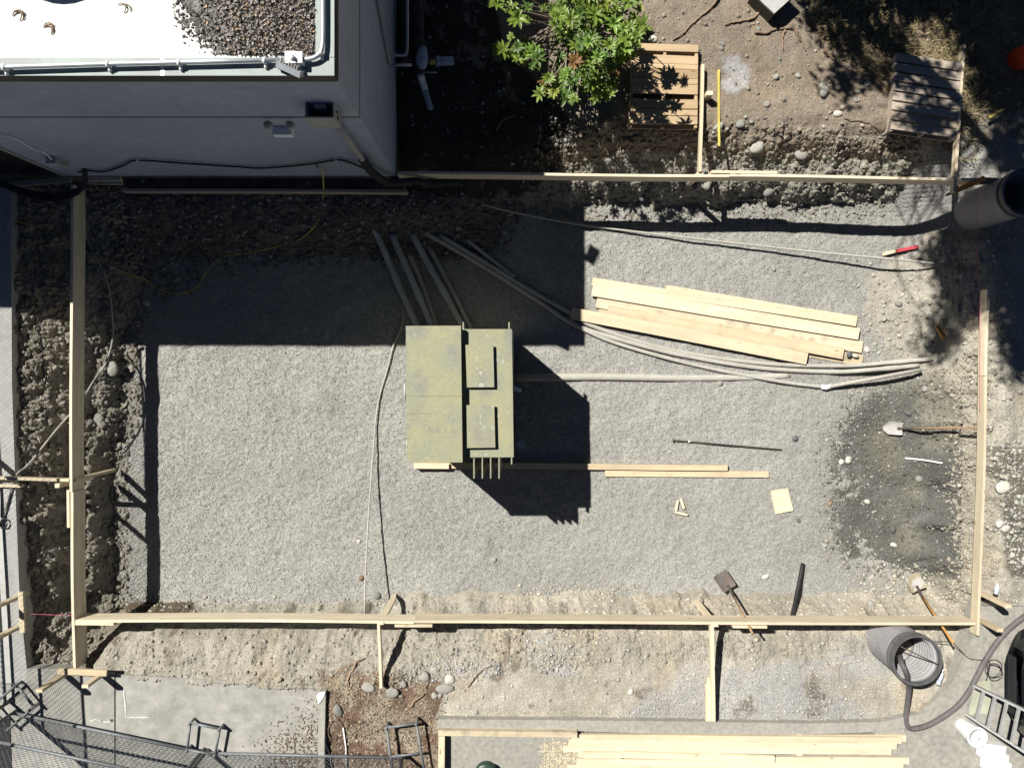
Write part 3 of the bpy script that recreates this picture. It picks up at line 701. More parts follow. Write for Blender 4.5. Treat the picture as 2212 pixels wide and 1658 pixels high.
x0, x1, y0, y1 = min(p.x for p in lp), max(p.x for p in lp), min(p.y for p in lp), max(p.y for p in lp)
while len(pts) < 5200:
    x, y = random.uniform(x0, x1), random.uniform(y0, y1)
    if pin(x + random.gauss(0, .05), y + random.gauss(0, .04), lp) and x < BX - .17 and y > BY + .16:
        edge = (x - x0) / (x1 - x0)
        if random.random() < .04 + 1.5 * edge * edge: pts.append((x, y, 3.582 + random.uniform(.002, .05) * min(1, edge * 1.6)))
pts = np.array(pts); n = len(pts)
lb, lf = leaf_base(.07, .03, .14)
s_ = RNG.uniform(.35, .95, n)
cc = np.array((.345, .325, .30)) * RNG.uniform(.7, 1.25, (n, 1)) * np.where(RNG.uniform(0, 1, (n, 1)) < .2, np.array((1.15, .95, .75)), 1.)
v_, f_, c_ = scatter(lb, lf, rotmats(n, .7) * s_[:, None, None], pts, cc, .1)
grit_n = 14000; gp_ = []
while len(gp_) < grit_n:
    x, y = random.uniform(x0 - .1, x1), random.uniform(y0, y1)
    if pin(x + random.gauss(0, .13), y + random.gauss(0, .05), lp) and x < BX - .17 and y > BY + .16: gp_.append((x, y, 3.583))
gp_ = np.array(gp_)
v3, f3, c3 = scatter(OCT_V, OCT_F, rotmats(grit_n) * RNG.uniform(.006, .02, (grit_n, 1, 1)) * np.array([1.2, 1.2, .5]), gp_, np.array((.15, .14, .13)) * RNG.uniform(.6, 1.3, (grit_n, 1)))
bxs, bys = np.arange(x0 - .1, BX - .165, .02), np.arange(BY + .157, y1, .02)
bX, bY = np.meshgrid(bxs, bys, indexing='ij'); wob = .09 * fbm(bX, bY, .3, 300, 4)
bin_ = np.array([[pin(bX[i, j] + wob[i, j], bY[i, j] + wob[i, j] * .5, lp) for j in range(bX.shape[1])] for i in range(bX.shape[0])])
kp = bin_[:-1, :-1] & bin_[1:, :-1] & bin_[1:, 1:] & bin_[:-1, 1:]
bf_ = grid_faces(*bX.shape, keep=kp); bz = 3.5815 + .02 * np.abs(fbm(bX, bY, .08, 310, 3))
bV = np.stack([bX, bY, bz], -1).reshape(-1, 3); bC = (np.array((.185, .18, .172)) * (1 + .35 * fbm(bX, bY, .06, 320, 3))[..., None]).reshape(-1, 3)
used = np.unique(bf_); rem = np.full(len(bV), -1); rem[used] = np.arange(len(used)); bf_ = rem[bf_]; bV, bC = bV[used], bC[used]
qd = np.concatenate([np.concatenate([f_[:, [0, 1, 2]], f_[:, [0, 2, 3]]]), f3 + len(v_), bf_[:, [0, 1, 2]] + len(v_) + len(v3), bf_[:, [0, 2, 3]] + len(v_) + len(v3)])
tag(np_mesh('leaf_litter', np.concatenate([v_, v3, bV]), qd, M_leafd, col=np.concatenate([c_, c3, bC]), kind='stuff'), 'curled dead leaves and grit heaped on the roof corner', 'leaf litter', kind='stuff')
for i, (x, y, lab) in enumerate([(57, 38, 'dried grey leaf stem lying furthest left on the white roof'), (124, 70, 'curled bunch of dead leaf stems in the middle of the white roof'), (302, 20, 'small dead curl of leaf stem near the roof leaf pile')]):
    mb = MB(); p = P(x, y, 3.588)
    for k in range(6 if i < 2 else 3):
        a = random.uniform(-1.2, -.2) + k * .25; cpt = p + Vector((random.gauss(0, .012), random.gauss(0, .012), 0)) - Vector((.055, 0, 0))
        mb.tube([cpt + Vector((.055 * math.cos(a + t * 2.2), .05 * math.sin(a + t * 2.2), .012 * math.sin(t * 3.1))) for t in (0, .25, .5, .75, 1)], .005, 5)
    tag(mb.build('dead_stem', M_root), lab, 'dead leaf')
rv = thing('roof_fan', 'round roof fan throwing a curved shadow on the white roof', 'roof fan', (-4.65, 4.29, 3.53))
MB().lathe([(.3, 3.53), (.3, 3.85)], (-4.65, 4.29, 0), 28).build('curb', M_galv, rv, True)
MB().lathe([(0, 4.2), (.3, 4.17), (.52, 4.05), (.56, 3.9), (.5, 3.86), (0, 3.86)], (-4.65, 4.29, 0), 32).build('hood', M_galv, rv, True)
# roof conduit
cz = 3.66
ct = thing('roof_conduit', 'galvanised conduit running along the green metal roof edge', 'conduit', P(500, 145, 3.6))
run = [P(-300, 160, cz), P(0, 158, cz), P(253, 150, cz), P(480, 145, cz), P(676, 140, cz)]
MB().tube(run, .022, 10).build('pipe', M_galv, ct, True)
bend = spline([P(712, 140, cz), P(735, 136, cz), P(751, 124, cz), P(756, 104, cz), P(757, 60, cz), P(757, -80, cz), P(757, -400, cz)], 5)
MB().tube(bend, .022, 10).build('pipe', M_galv, ct, True)
for x, y in [(10, 158), (253, 150), (420, 147), (620, 142), (753, 122)]:
    p = P(x, y, cz); MB().box(p + Vector((0, -.035, -.035)), (.022, .05, .03)).tube([p - Vector((.012, 0, 0)), p + Vector((.012, 0, 0))], .032, 10).build('clamp', M_white, ct, True)
jb = MB().box(P(684, 139, 3.665), (.1, .11, .1)).box(P(703, 139, 3.66), (.07, .105, .095)).build('junction_box', M_white, ct)
def floodlight(p, rz, label):
    t = thing('floodlight', label, 'floodlight', p)
    R_ = Matrix.Rotation(rz, 3, 'Z') @ Matrix.Rotation(math.radians(35), 3, 'X')
    MB().box(p + R_ @ Vector((0, 0, 0)), (.25, .06, .15), rot=R_).build('housing', M_galv, t)
    fb = MB()
    for k in range(7): fb.box(p + R_ @ Vector((-.085 + k * .028, .045, .03)), (.008, .05, .09), rot=R_)
    fb.build('cooling_fin', M_steel, t)
    MB().box(p + R_ @ Vector((0, -.036, 0)), (.22, .012, .12), rot=R_).build('lens', M_glass, t)
    MB().tube([p + R_ @ Vector((0, .05, .02)), p + R_ @ Vector((.02, .13, .06))], .02, 8).build('knuckle', M_galv, t, True)
floodlight(P(684, 160, 3.62), math.radians(-25), 'grey finned floodlight hanging over the roof corner edge')
# off-edge twin whose shadow shows on the gravel
floodlight(Vector((-1.66, 4.3, 3.62)), math.radians(65), 'second roof edge floodlight casting a shadow knob on the sunlit gravel')
# --- things on the front wall
bx = thing('cable_trough', 'open topped beige box on the wall with a pipe dropping from it', 'junction box', (-2.1, BY - .09, 2.6))
zt, zb, xl, xr, yo, yi = 2.89, 2.58, -2.255, -1.95, BY - .165, BY - .004
MB().box(((xl + xr) / 2, yo + .008, (zt + zb) / 2), (xr - xl, .016, zt - zb)).box((xl + .008, (yo + yi) / 2 + .008, (zt + zb) / 2), (.016, yi - yo - .016, zt - zb)).box((xr - .008, (yo + yi) / 2 + .008, (zt + zb) / 2), (.016, yi - yo - .016, zt - zb)).box(((xl + xr) / 2, (yo + yi) / 2 + .008, zb + .008), (xr - xl - .032, yi - yo - .016, .016)).build('trough', M_box, bx)
MB().box(((xl + xr) / 2, yi - .03, zt - .06), (.12, .05, .1)).build('cable_bundle', M_rock, bx)
MB().box((xr + .002, BY - .06, zt - .12), (.005, .025, .07)).box((xr + .002, BY - .11, zt - .16), (.005, .025, .07)).build('knockout', M_dark, bx)
MB().tube([(-2.03, BY - .08, 2.585), (-2.03, BY - .08, 1.18)], .036, 14).build('downpipe', M_box, bx, True)
MB().tube([(-2.03, BY - .08, 1.2), (-2.03, BY - .08, 1.16)], .042, 14).build('collar', M_galv, bx, True)
dk = spline([(-2.03, BY - .08, 1.17), (-2.03, BY - .09, .8), (-2.0, BY - .1, .5), (-1.85, BY - .14, .22), P(975, 424, .05), P(1010, 431, -.1), P(1075, 426, -.3)], 10)
dmb = MB(); dmb.tube(dk, [.052 + .006 * (i % 2) for i in range(len(dk))], 14)
tag(dmb.build('flexible_duct', M_black, None, True), 'thick black corrugated duct curving down the wall corner', 'duct')
el = thing('emergency_light', 'white twin headed emergency light on the stucco wall', 'wall light', WL(655, 302))
wp = WL(664, 310, .05)
MB().box(wp, (.22, .09, .1)).build('body', M_white, el)
for x in (628, 680):
    q_ = WL(x, 296, .09); MB().lathe([(0, .035), (.03, .03), (.05, 0), (.052, -.03), (0, -.03)], q_, 18, Matrix.Rotation(math.radians(60), 3, 'X')).build('lamp_head', M_box, el, True)
cb = spline([WL(184, 404, .04), WL(206, 400, .03), WL(246, 402, .03), WL(290, 388, .03), WL(322, 376, .03), WL(434, 383, .03), WL(560, 391, .03), WL(615, 394, .03), WL(724, 385, .03), WL(789, 375, .03), WL(820, 381, .03), WL(852, 394, .05)], 6)
wc = thing('wall_cable', 'black cable draped low across the stucco wall', 'cable', WL(500, 388))
MB().tube(cb, .014, 8).build('cable', M_black, wc, True)
for x, y in [(323, 376), (788, 375)]: MB().box(WL(x, y, .032), (.016, .032, .04)).build('clip', M_white, wc)
MB().tube([WL(742, 386, .03), WL(745, 392, .05)], .012, 6).build('branch', M_black, wc, True)
lo = thing('cable_loop', 'heavy black cable bundle looping below the wall corner over the board', 'cable', P(150, 450, .1))
for k in range(5):
    o_ = k * 3
    MB().tube(spline([P(194 + k * 2, 396, .45), P(195 + k * 2, 426, .33), P(180 + k, 442 + o_, .24), P(136, 455 + o_ * 1.3, .2), P(81, 450 + o_ * 1.2, .2), P(27, 434 + o_, .24), P(-40, 405, .3)], 6), .014, 7).build('cable', M_black, lo, True)
jx = thing('outlet_box', 'small grey outlet box fed by a thin white cable', 'outlet box', WL(128, 376))
MB().box(WL(126, 378, .05), (.13, .1, .13)).build('box', M_pvc, jx)
MB().box(WL(143, 382, .03), (.1, .06, .18)).build('cover', M_box, jx)
tag(MB().tube(spline([WL(-60, 306, .02), WL(0, 317, .02), WL(37, 326, .02), WL(80, 350, .02), WL(104, 358, .02), WL(121, 374, .06)], 6), .009, 6).build('white_cable', M_white, None, True), 'thin white cable arcing above the dark doorway', 'cable')
# --- side-wall pipework in the shade
pw = thing('wall_pipe', 'grey pipes standing off the shaded side wall', 'pipe', (BX + .2, 5.0, 0))
MB().tube([(BX + .03, 5.0, 2.4), (BX + .03, 4.25, .9), (BX + .03, 4.18, .75)], .02, 8).build('pipe', M_box, pw, True)
MB().tube([(BX + .02, 4.18, .72), (BX + .32, 4.18, .72)], .018, 8).tube(spline([(BX + .02, 4.3, .75), (BX + .22, 4.3, .75), (BX + .26, 4.34, .75), (BX + .27, 4.5, .75), (BX + .27, 5.1, .75)], 5), .018, 8).build('pipe', M_galv, pw, True)
MB().tube([(BX + .36, 4.2, .1), (BX + .36, 5.4, .3)], .07, 10).tube([(BX + .15, 4.35, .2), (BX + .15, 5.4, .2)], .05, 10).tube([P(992, -60, .5), P(994, 12, .5), P(1003, 37, .3)], .022, 8).build('manifold', M_rust, pw, True)
bf = thing('backflow_valve', 'blue grey valve and stub pipe standing in the dark side yard', 'valve', P(990, 150, 0))
MB().tube(spline([P(993, 112, .35), P(989, 140, .42), P(990, 160, .35)], 5), [.04, .06, .07, .075, .08, .085, .085, .08, .07, .06, .05], 12).build('valve_body', M_blue, bf, True)
MB().tube([P(994, 142, .38), P(1022, 144, .3)], .045, 10).build('stub_pipe', M_rust, bf, True)
MB().tube([P(1024, 144, .3), P(1062, 143, .25)], .06, 12).tube([P(1022, 144, .3), P(1028, 144, .29)], .075, 12).build('end_cap', M_blue, bf, True)
MB().box(P(1015, 146, .37), (.08, .06, .02)).build('name_plate', M_yel, bf)
MB().tube(spline([P(986, 176, .2), P(990, 192, .12), P(997, 212, .08)], 5), .05, 12).build('elbow', M_white, bf, True)
MB().tube(spline([P(998, 216, .06), P(1003, 235, .02), P(1010, 256, -.06)], 5), .045, 12).tube([P(996, 214, .07), P(998, 219, .06)], .056, 12).build('lower_pipe', M_blue, bf, True)
MB().tube([P(995, 170, .2), P(1024, 170, .2)], .012, 6).build('lever', M_steel, bf, True)
tag(MB().lathe([(0, .12), (.05, .11), (.075, .04), (.07, -.02)], P(1030, 84, .1), 18).build('iron_cap', M_rust, None, True), 'rounded rusty iron cap beside the shaded pipes', 'pipe cap')
# scraps of plank by the foundation
for (a, b_, w_, lab) in [((22, 432), (168, 422), .07, 'grey plank lying below the doorway under the cables'), ((204, 418), (283, 418), .085, 'short pale plank lying flat against the foundation')]:
    tag(board('plank', P(*a, .05), P(*b_, .05), w_, .04, W_grey if a[0] < 100 else W_dirty), lab, 'plank')
tag(board('plank', P(206, 424, -.03), P(286, 426, -.03), .09, .04, W_dirty), 'short muddy plank on the ledge, just below its paler twin', 'plank')
tag(board('plank', P(290, 447, -.16), P(955, 451, -.16), .14, .04, W_grey, up=(0, 1, 0)), 'long dirt stained plank along the building footing', 'plank')

# ================================================================ FORMWORK BOARDS
ZT_ = .12
def edge_board(name, a, b_, h, m, parent, seg=24, warp=.008, z=ZT_, t=.038):
    A, B = P(*a, z) - Vector((0, 0, h / 2)), P(*b_, z) - Vector((0, 0, h / 2))
    x = (B - A).normalized(); nrm = Vector((0, 0, 1)).cross(x)
    return board(name, A, B, h, t, m, up=nrm, parent=parent, seg=seg, warp=warp)
def form(label, runs, loc, splices=()):
    t = thing('form_board', label, 'form board', P(*loc, 0), 'form boards set on edge round the pit')
    for a, b_, h in runs: edge_board('board', a, b_, h, W_form, t)
    for a, b_, h in splices: edge_board('splice', a, b_, h, W_new, t, seg=3, warp=0, z=ZT_ - .004)
    return t
form('form board on edge along the chain link fence side of the pit', [((167, 432), (167, 1152), .286), ((168, 1153), (173, 1568), .286)], (168, 1000), [((159, 1148), (160, 1236), .2)])
form('long form board between the stucco building corner and the black pipe', [((930, 406), (1710, 411), .25), ((1711, 411), (2318, 420), .25)], (1600, 410), [((1668, 402), (1822, 404), .24)])
form('long form board leant on by two shovels above the tan bank', [((176, 1454), (970, 1457), .286), ((971, 1457), (2286, 1461), .286)], (1200, 1457), [((176, 1461), (266, 1462), .2), ((925, 1466), (1013, 1466), .2), ((1718, 1468), (1798, 1469), .2)])
form('form board beside the wet mud, tallest board with a muddy grey upper end', [((2316, 678), (2311, 880), .15), ((2311, 881), (2294, 1489), .15)], (2305, 1100))
def brace(label, a, b_, z=.125, h=.089, m=W_new, ends=None, t=.04, grp='wooden braces behind the form boards'):
    A, B = P(*a, z) - Vector((0, 0, h / 2)), P(*b_, z) - Vector((0, 0, h / 2))
    x = (B - A).normalized()
    return tag(board('brace', A, B, h, t, m, up=Vector((0, 0, 1)).cross(x), seg=6), label, 'brace', grp)
brace('bright white brace lying between the two pallets, nearer the stack of pale planks', (1648, 150), (1641, 402), z=.14)
brace('weathered brace running past the grey shaded pallet', (2261, 104), (2237, 450), z=.15, m=W_dirty)
brace('narrow brace running down from the tan form board beside the river stones', (887, 1463), (893, 1612))
brace('brace ending at the concrete kerb with a pale stake beside it', (1669, 1466), (1673, 1690), t=.05)
brace('brace crossing from the fence to the clod covered bank', (-40, 1119), (161, 1125), z=.14)
brace('short low piece lying just below the brace at the fence', (-40, 1137), (50, 1139), z=.07, h=.05)
def stake(label, p, z0, z1, w=.045, m=W_new, lean=(0, 0), d=None):
    b_ = P(*p, 0); A = Vector((b_.x, b_.y, z1)); B = Vector((b_.x + lean[0], b_.y + lean[1], z0))
    return tag(board('stake', A, B, w, d or w, m, up=(0, 1, 0), seg=5, warp=.002, taper=.25), label, 'stake', 'wooden stakes holding the forms')
stake('leaning stake foot showing under the board at the end of the white brace', (1637, 411), -1.05, .10, .09, d=.038, lean=(-.02, .03))
stake('stake rising from the gravel beside the fence side form board', (178, 1123), -.92, .08, .09, d=.038, lean=(.06, .02))
stake('stake foot standing between the board and the gravel near the buried grey cable', (896, 1452), -1.0, .14, .09, d=.04, lean=(.02, .06))
stake('stake foot standing in the pit beside the dark flat shovel', (1670, 1457), -1.0, .14, .09, d=.04, lean=(-.02, .03))
stake('square stake top nailed at the fence side brace', (153, 1133), -.6, .2, .085, d=.06)
stake('stub of stake projecting from the bright white brace', (1654, 232), -.5, .22, .09, d=.06)
stake('stake holding the lower end of the board by the wet mud', (2303, 1391), -.2, .55, .085, m=W_new, d=.05)
stake('stake at the corner where the board by the mud meets the shovel board', (2299, 1452), -.2, .42, .085, m=W_new, d=.05)
stake('longer of two stakes nailed to the batter board on the grey slab', (152, 1578), -.2, .56, .09, m=W_new, d=.045)
stake('shorter of two stakes nailed to the batter board on the grey slab', (240, 1578), -.2, .42, .09, m=W_new, d=.045)
stake('stake behind the fence side batter board, running off the picture', (44, 1397), -.2, .7, .09, m=W_new, d=.045)
stake('stub stake at the lower end of the fence side batter board', (46, 1467), -.2, .5, .09, m=W_new, d=.045)
tag(board('batter_board', P(136, 1571, .16), P(251, 1576, .16), .085, .04, W_new, seg=4), 'short horizontal batter board with two stakes on the grey slab', 'batter board')
tag(board('batter_board', P(50, 1386, .24), P(54, 1481, .24), .07, .04, W_new, seg=4), 'batter board with pink string near the fence, at the pavement edge', 'batter board')
tag(board('pointed_stake', P(1660, 1688, .05), P(1660, 1584, .03), .085, .04, W_new, seg=4, taper=.12), 'pale pointed stake lying flat beside the long brace by the kerb', 'stake')
tag(board('pointed_stake', P(2308, 417, .17), P(2216, 458, -.1), .075, .05, W_orange, seg=4, taper=.3), 'orange pointed stake propped across the form board near the black pipe', 'stake')
tag(board('plank', P(2296, 424, .1), P(2338, 426, .1), .1, .04, W_grey, seg=2), 'short grey plank end sticking out towards the black pipe', 'plank')
tag(MB().tube([P(48, 1437, .2), P(176, 1442, .13)], .0035, 5).build('string_line', M_pink), 'pink string line stretched from the fence side batter board', 'string')
tag(MB().tube([P(2291, 450, .15), P(2287, 560, .13), P(2297, 700, .12), P(2296, 960, .1)], .003, 5).build('string_line', M_pink), 'faint pink string line running past the black pipe to the mud side board', 'string')

# ================================================================ LUMBER ON THE GRAVEL
def plank(label, a, b_, w, t, z, m=W_new, grp=None, up=(0, 0, 1)):
    return tag(board('plank', P(*a, z), P(*b_, z), w, t, m, up=up, seg=14, warp=.004), label, 'plank', grp)
gp2 = 'planks piled on the gravel'
z0 = -.965
plank('top edge plank of the gravel pile, knotty and most yellow', (1388, 659), (2006, 756), .125, .038, z0, grp=gp2)
plank('narrow strip plank peeping out above the yellow plank in the gravel pile', (1560, 676), (2007, 748), .10, .038, z0 - .02, grp=gp2)
plank('second plank from the upper edge of the gravel pile, greyish with dark splinters', (1388, 680), (2012, 783), .184, .038, z0 + .04, grp=gp2)
plank('middle plank of the gravel pile with mud smeared on its far end', (1398, 708), (2020, 813), .184, .038, z0, W_dirty, grp=gp2)
plank('lowest buried plank of the gravel pile with two stones on its end', (1402, 738), (2020, 844), .184, .038, z0 - .03, W_dirty, grp=gp2)
plank('pale plank lying across the middle of the gravel pile', (1424, 728), (1976, 828), .184, .038, z0 + .045, grp=gp2)
plank('front plank of the gravel pile with its end in the building shade', (1339, 734), (1891, 840), .184, .038, z0 + .05, grp=gp2)
plank('long plank on edge running out under the olive transformer', (972, 1090), (1704, 1095), .089, .07, -.955)
plank('pale offcut plank end lying below the olive cabinet, brightly lit', (970, 1091), (1052, 1092), .085, .03, -.875)
plank('thin plank lying just below the long plank from the transformer', (1418, 1109), (1801, 1110), .10, .038, -.975)
pl = [P(1806, 1150, -.975), P(1846, 1143, -.975), P(1859, 1196, -.975), P(1817, 1204, -.975)]
tag(MB().prism([(p.x, p.y) for p in pl], -.985, -.965).build('plywood_offcut', W_new), 'square plywood offcut lying alone on the gravel', 'plywood')
for a, b_, lab in [((1588, 1172), (1584, 1196), 'short upright offcut on the left of the three wood scraps'), ((1595, 1168), (1603, 1191), 'pinkish leaning offcut of the three wood scraps'), ((1582, 1199), (1611, 1206), 'lower offcut lying crosswise of the three wood scraps')]:
    tag(board('wood_offcut', P(*a, -.97), P(*b_, -.97), .035, .03, W_new, seg=2), lab, 'offcut', 'wood scraps on the gravel')
tag(board('red_stake', P(2100, 588, -.96), P(2152, 578, -.95), .05, .02, M_red, seg=2), 'red painted stake lying on the gravel', 'stake')
tag(board('red_stake_tip', P(2068, 596, -.965), P(2099, 588, -.96), .05, .02, W_new, seg=2, taper=1), 'bare pale tip of the red stake on the gravel', 'stake')
tag(board('wood_chunk', P(2196, 764, -.7), P(2213, 792, -.62), .06, .05, W_orange, seg=3), 'splintered orange wood chunk on the bank under tree shade', 'wood chunk')

# stack of lumber on the lower yard
gp3 = 'pale lumber stacked on the lower yard'
rows = [(1341, 2120, 1726, .03), (1334, 2128, 1735, .075), (1332, 2100, 1741, .03), (1320, 2088, 1755, .075), (1330, 2002, 1765, .03), (1367, 2112, 1771, .075)]
lum = [((1341, 1725), (2122, 1728), .03, 'uppermost pale plank of the yard stack, against the kerb'),
       ((1340, 1727), (2112, 1732), .072, 'second plank from the kerb in the yard stack'),
       ((1333, 1738), (2100, 1745), .072, 'third plank from the kerb in the yard stack, nearly white'),
       ((1320, 1752), (2088, 1759), .072, 'plank reaching furthest towards the green bin in the yard stack'),
       ((1367, 1767), (1456, 1768), .115, 'short bright offcut lying on the yard stack'),
       ((1456, 1765), (1815, 1778), .115, 'cut plank with a dark end joint in the yard stack'),
       ((1800, 1778), (2130, 1781), .072, 'plank reaching furthest towards the white bucket in the yard stack'),
       ((1351, 1783), (2116, 1794), .072, 'orange toned knotty plank low in the yard stack'),
       ((1330, 1796), (2110, 1806), .072, 'lowest plank of the yard stack at the picture edge')]
for a, b_, z, lab in lum: plank(lab, a, b_, .089, .038, z, W_orange if False else W_new, gp3)
for x in (1872, 1360):
    tag(board('bearer', P(x, 1716, .02), P(x + 3, 1815, .02), .08, .03, W_new, seg=2), 'bearer under the right half of the yard stack' if x > 1500 else 'bearer under the end of the yard stack near the green bin', 'bearer')

# ================================================================ TRANSFORMER
tr = thing('transformer', 'olive green pad transformer with lidded cabinet, two square covers and radiator fins', 'transformer', P(1078, 930, -1))
tr.location.z = -1
TZ = 1.15
A, B = P(951, 763.5, TZ), P(1084, 1083, TZ)
MB().box(((A.x + B.x) / 2, (A.y + B.y) / 2, (TZ - .03 - 1) / 2), (B.x - A.x - .05, A.y - B.y - .05, TZ - .03 + 1)).build('cabinet', M_olive, tr)
lid = MB(); lid.prism([(P(951, 763.5, TZ).x, P(951, 763.5, TZ).y), (P(955, 1084, TZ).x, P(955, 1084, TZ).y), (P(1084, 1083, TZ).x, P(1084, 1083, TZ).y), (P(1080, 763, TZ).x, P(1080, 763, TZ).y)], TZ - .06, TZ)
lido = lid.build('cabinet_lid', M_olive_lid, tr)
for yy, xa, xb in ((928, 954, 1082), (969, 954, 1012)):
    p0, p1 = P(xa, yy, TZ + .0015), P(xb, yy, TZ + .0015); MB().box((p0 + p1) / 2, (p1.x - p0.x, .0035, .003)).build('lid_seam', M_seam, lido)
MB().tube([P(949, 900, .55), P(949, 940, .55)], .014, 8).build('door_handle', M_steel, tr, True)
for yy in (800, 1040): MB().tube([P(955, yy, .95) - Vector((.01, .05, 0)), P(955, yy, .95) + Vector((-.01, .05, 0))], .012, 8).build('hinge', M_steel, tr, True)
tz = 1.0
a, b_ = P(1083, 771, tz), P(1203, 1071, tz)
MB().box(((a.x + b_.x) / 2, (a.y + b_.y) / 2, (tz - .012 - .92) / 2 - .0), (b_.x - a.x - .02, a.y - b_.y - .03, tz - .012 + .92)).build('tank', M_olive, tr)
MB().prism([(p.x, p.y) for p in (P(1080.5, 771, tz), P(1084.5, 1071.5, tz), P(1204, 1071, tz), P(1199.5, 771, tz))], tz - .02, tz).build('tank_lid', M_olive, tr)
for pl in ([(1091, 808), (1094.5, 907.5), (1158.5, 907), (1156, 808)], [(1093.5, 949), (1095, 1049), (1161, 1048), (1158.5, 949)]):
    q_ = [P(x, y, tz + .05) for x, y in pl]
    cv = MB().prism([(p.x, p.y) for p in q_], tz + .045, tz + .068).build('access_cover', M_olive_cover, tr)
    c_ = sum((Vector((p.x, p.y, 0)) for p in q_), Vector()) / 4
    MB().box((c_.x - .005, c_.y + .01, tz + .022), (.33, .52, .044)).build('neck', M_fascia, cv)
for x, y0_, y1_ in ((1086, 755, 772), (1193, 755, 772), (1199, 1070, 1087)):
    MB().box((P(x, (y0_ + y1_) / 2, tz - .05)), (.018, abs(P(x, y0_, tz).y - P(x, y1_, tz).y), .07)).build('lifting_lug', M_olive, tr)
for x in (1111, 1130.5, 1150, 1169.5):
    p0, p1 = P(x, 1069, .95), P(x, 1121, .98)
    MB().box((p0.x, (p0.y + p1.y) / 2, .32), (.016, p0.y - p1.y, 1.32)).build('radiator_fin', M_olive, tr)
MB().tube([(b_.x - .05, a.y - .8, -.3), (b_.x + .1, a.y - .85, -.4)], .03, 8).build('drain_valve', M_blue, tr)
MB().lathe([(0, .03), (.06, .03), (.065, 0)], P(1222, 1042, -.55), 16).build('gauge', M_blue, tr)
MB().box(((A.x + b_.x) / 2, (A.y + B.y) / 2, -.97), (b_.x - A.x - .2, A.y - B.y - .25, .06)).build('skid', M_rust, tr)
mbf = MB()
for k in range(9):
    p = P(1206 + random.uniform(0, 22), 975 + random.uniform(-22, 30), -.8)
    mbf.tube([p, p + Vector((random.uniform(.03, .12), random.uniform(-.03, .09), random.uniform(0, .05)))], .006, 5)
tag(mbf.build('cable_tail', M_blue), 'blue cable tails in the shade beside the transformer tank', 'cable')

# ================================================================ CONDUITS AND CABLES IN THE PIT
def pipe(name, label, cat, pts, r, m, grp=None, n=12, k=6):
    sp_ = spline(pts, k) if len(pts) > 2 else pts
    if name == 'conduit' and not isinstance(r, list): r = [r * (1.16 if i % 19 in (11, 12) else 1) for i in range(len(sp_))]
    return tag(MB().tube(sp_, r, n).build(name, m, None, True), label, cat, grp)
gc = 'grey conduits fanning out to the transformer'
pipe('conduit', 'leftmost fat grey conduit running under the olive cabinet', 'conduit', [P(868, 516, -.66), P(895, 574, -.72), P(935, 668, -.82), P(981, 772, -.92), P(1000, 815, -.94)], .05, M_pvc, gc)
pipe('conduit', 'middle fat grey conduit running under the olive cabinet', 'conduit', [P(919, 550, -.72), P(950, 620, -.76), P(985, 700, -.84), P(1014, 772, -.92), P(1030, 815, -.94)], .05, M_pvc, gc)
pipe('conduit', 'third fat grey conduit ending at the gap in the transformer', 'conduit', [P(966, 548, -.74), P(1000, 612, -.78), P(1045, 692, -.85), P(1087, 768, -.92), P(1110, 810, -.94)], .05, M_pvc, gc)
pipe('conduit', 'dusty conduit half sunk beside the third fat conduit', 'conduit', [P(1003, 575, -.93), P(1050, 662, -.96), P(1098, 757, -.97), P(1120, 800, -.97)], .04, M_pvcd, gc)
pipe('conduit', 'dusty conduit half sunk beside the middle fat conduit', 'conduit', [P(950, 572, -.93), P(990, 668, -.96), P(1024, 770, -.97), P(1035, 805, -.97)], .04, M_pvcd, gc)
gl = 'long grey conduits sweeping across the gravel'
pipe('conduit', 'uppermost sweeping conduit, passing under the front plank', 'conduit', [P(1031, 551, -.80), P(1140, 617, -.9), P(1252, 686, -.955), P(1340, 735, -.965)] + [P(*q_, -.965) for q_ in OV([(1290, 708), (1450, 756), (1650, 785), (1820, 790)])] + [P(*q_, z) for q_, z in zip(OV([(1920, 783), (2014, 775)]), (-.93, -.88))], .034, M_pvcd, gl)
pipe('conduit', 'middle sweeping conduit with a rusty stain', 'conduit', [P(982, 537, -.76), P(1110, 610, -.88), P(1250, 697, -.955)] + [P(*q_, -.965) for q_ in OV([(1235, 698), (1320, 728), (1450, 762), (1620, 792), (1790, 803)])] + [P(*q_, z) for q_, z in zip(OV([(1900, 797), (1985, 789)]), (-.9, -.88))], .036, M_pvcd, gl)
ec = thing('conduit', 'lowest sweeping conduit with a bent elbow joint', 'conduit', P(1700, 880, -.96), gl)
MB().tube(spline([P(*q_, -.96) for q_ in OV([(1230, 690), (1262, 712), (1340, 744), (1500, 788), (1680, 823), (1782, 836)])], 6), .03, 12).build('pipe', M_pvcd, ec, True)
MB().tube([P(*q_, z) for q_, z in zip(OV([(1784, 836), (1860, 822), (1990, 798)]), (-.95, -.86, -.78))], .03, 12).build('pipe', M_pvcd, ec, True)
MB().tube([P(*q_, -.952) for q_ in OV([(1774, 834.5), (1784, 837), (1796, 833)])], .04, 12).build('elbow', M_white, ec, True)
pipe('conduit', 'short grey conduit stub poking out of the dirt, joining the sweeping pair', 'conduit', [P(1092, 560, -.86), P(1150, 606, -.93), P(1205, 650, -.97)], .032, M_pvc, gl)
pipe('buried_pipe', 'half buried pipe running from the transformer across the gravel', 'pipe', [P(1205, 885, -.985), P(1400, 883, -.99), P(1600, 886, -.995), P(1760, 884, -1.0), P(1850, 880, -1.03)], [.065 - .0006 * i for i in range(25)], M_pvcd)
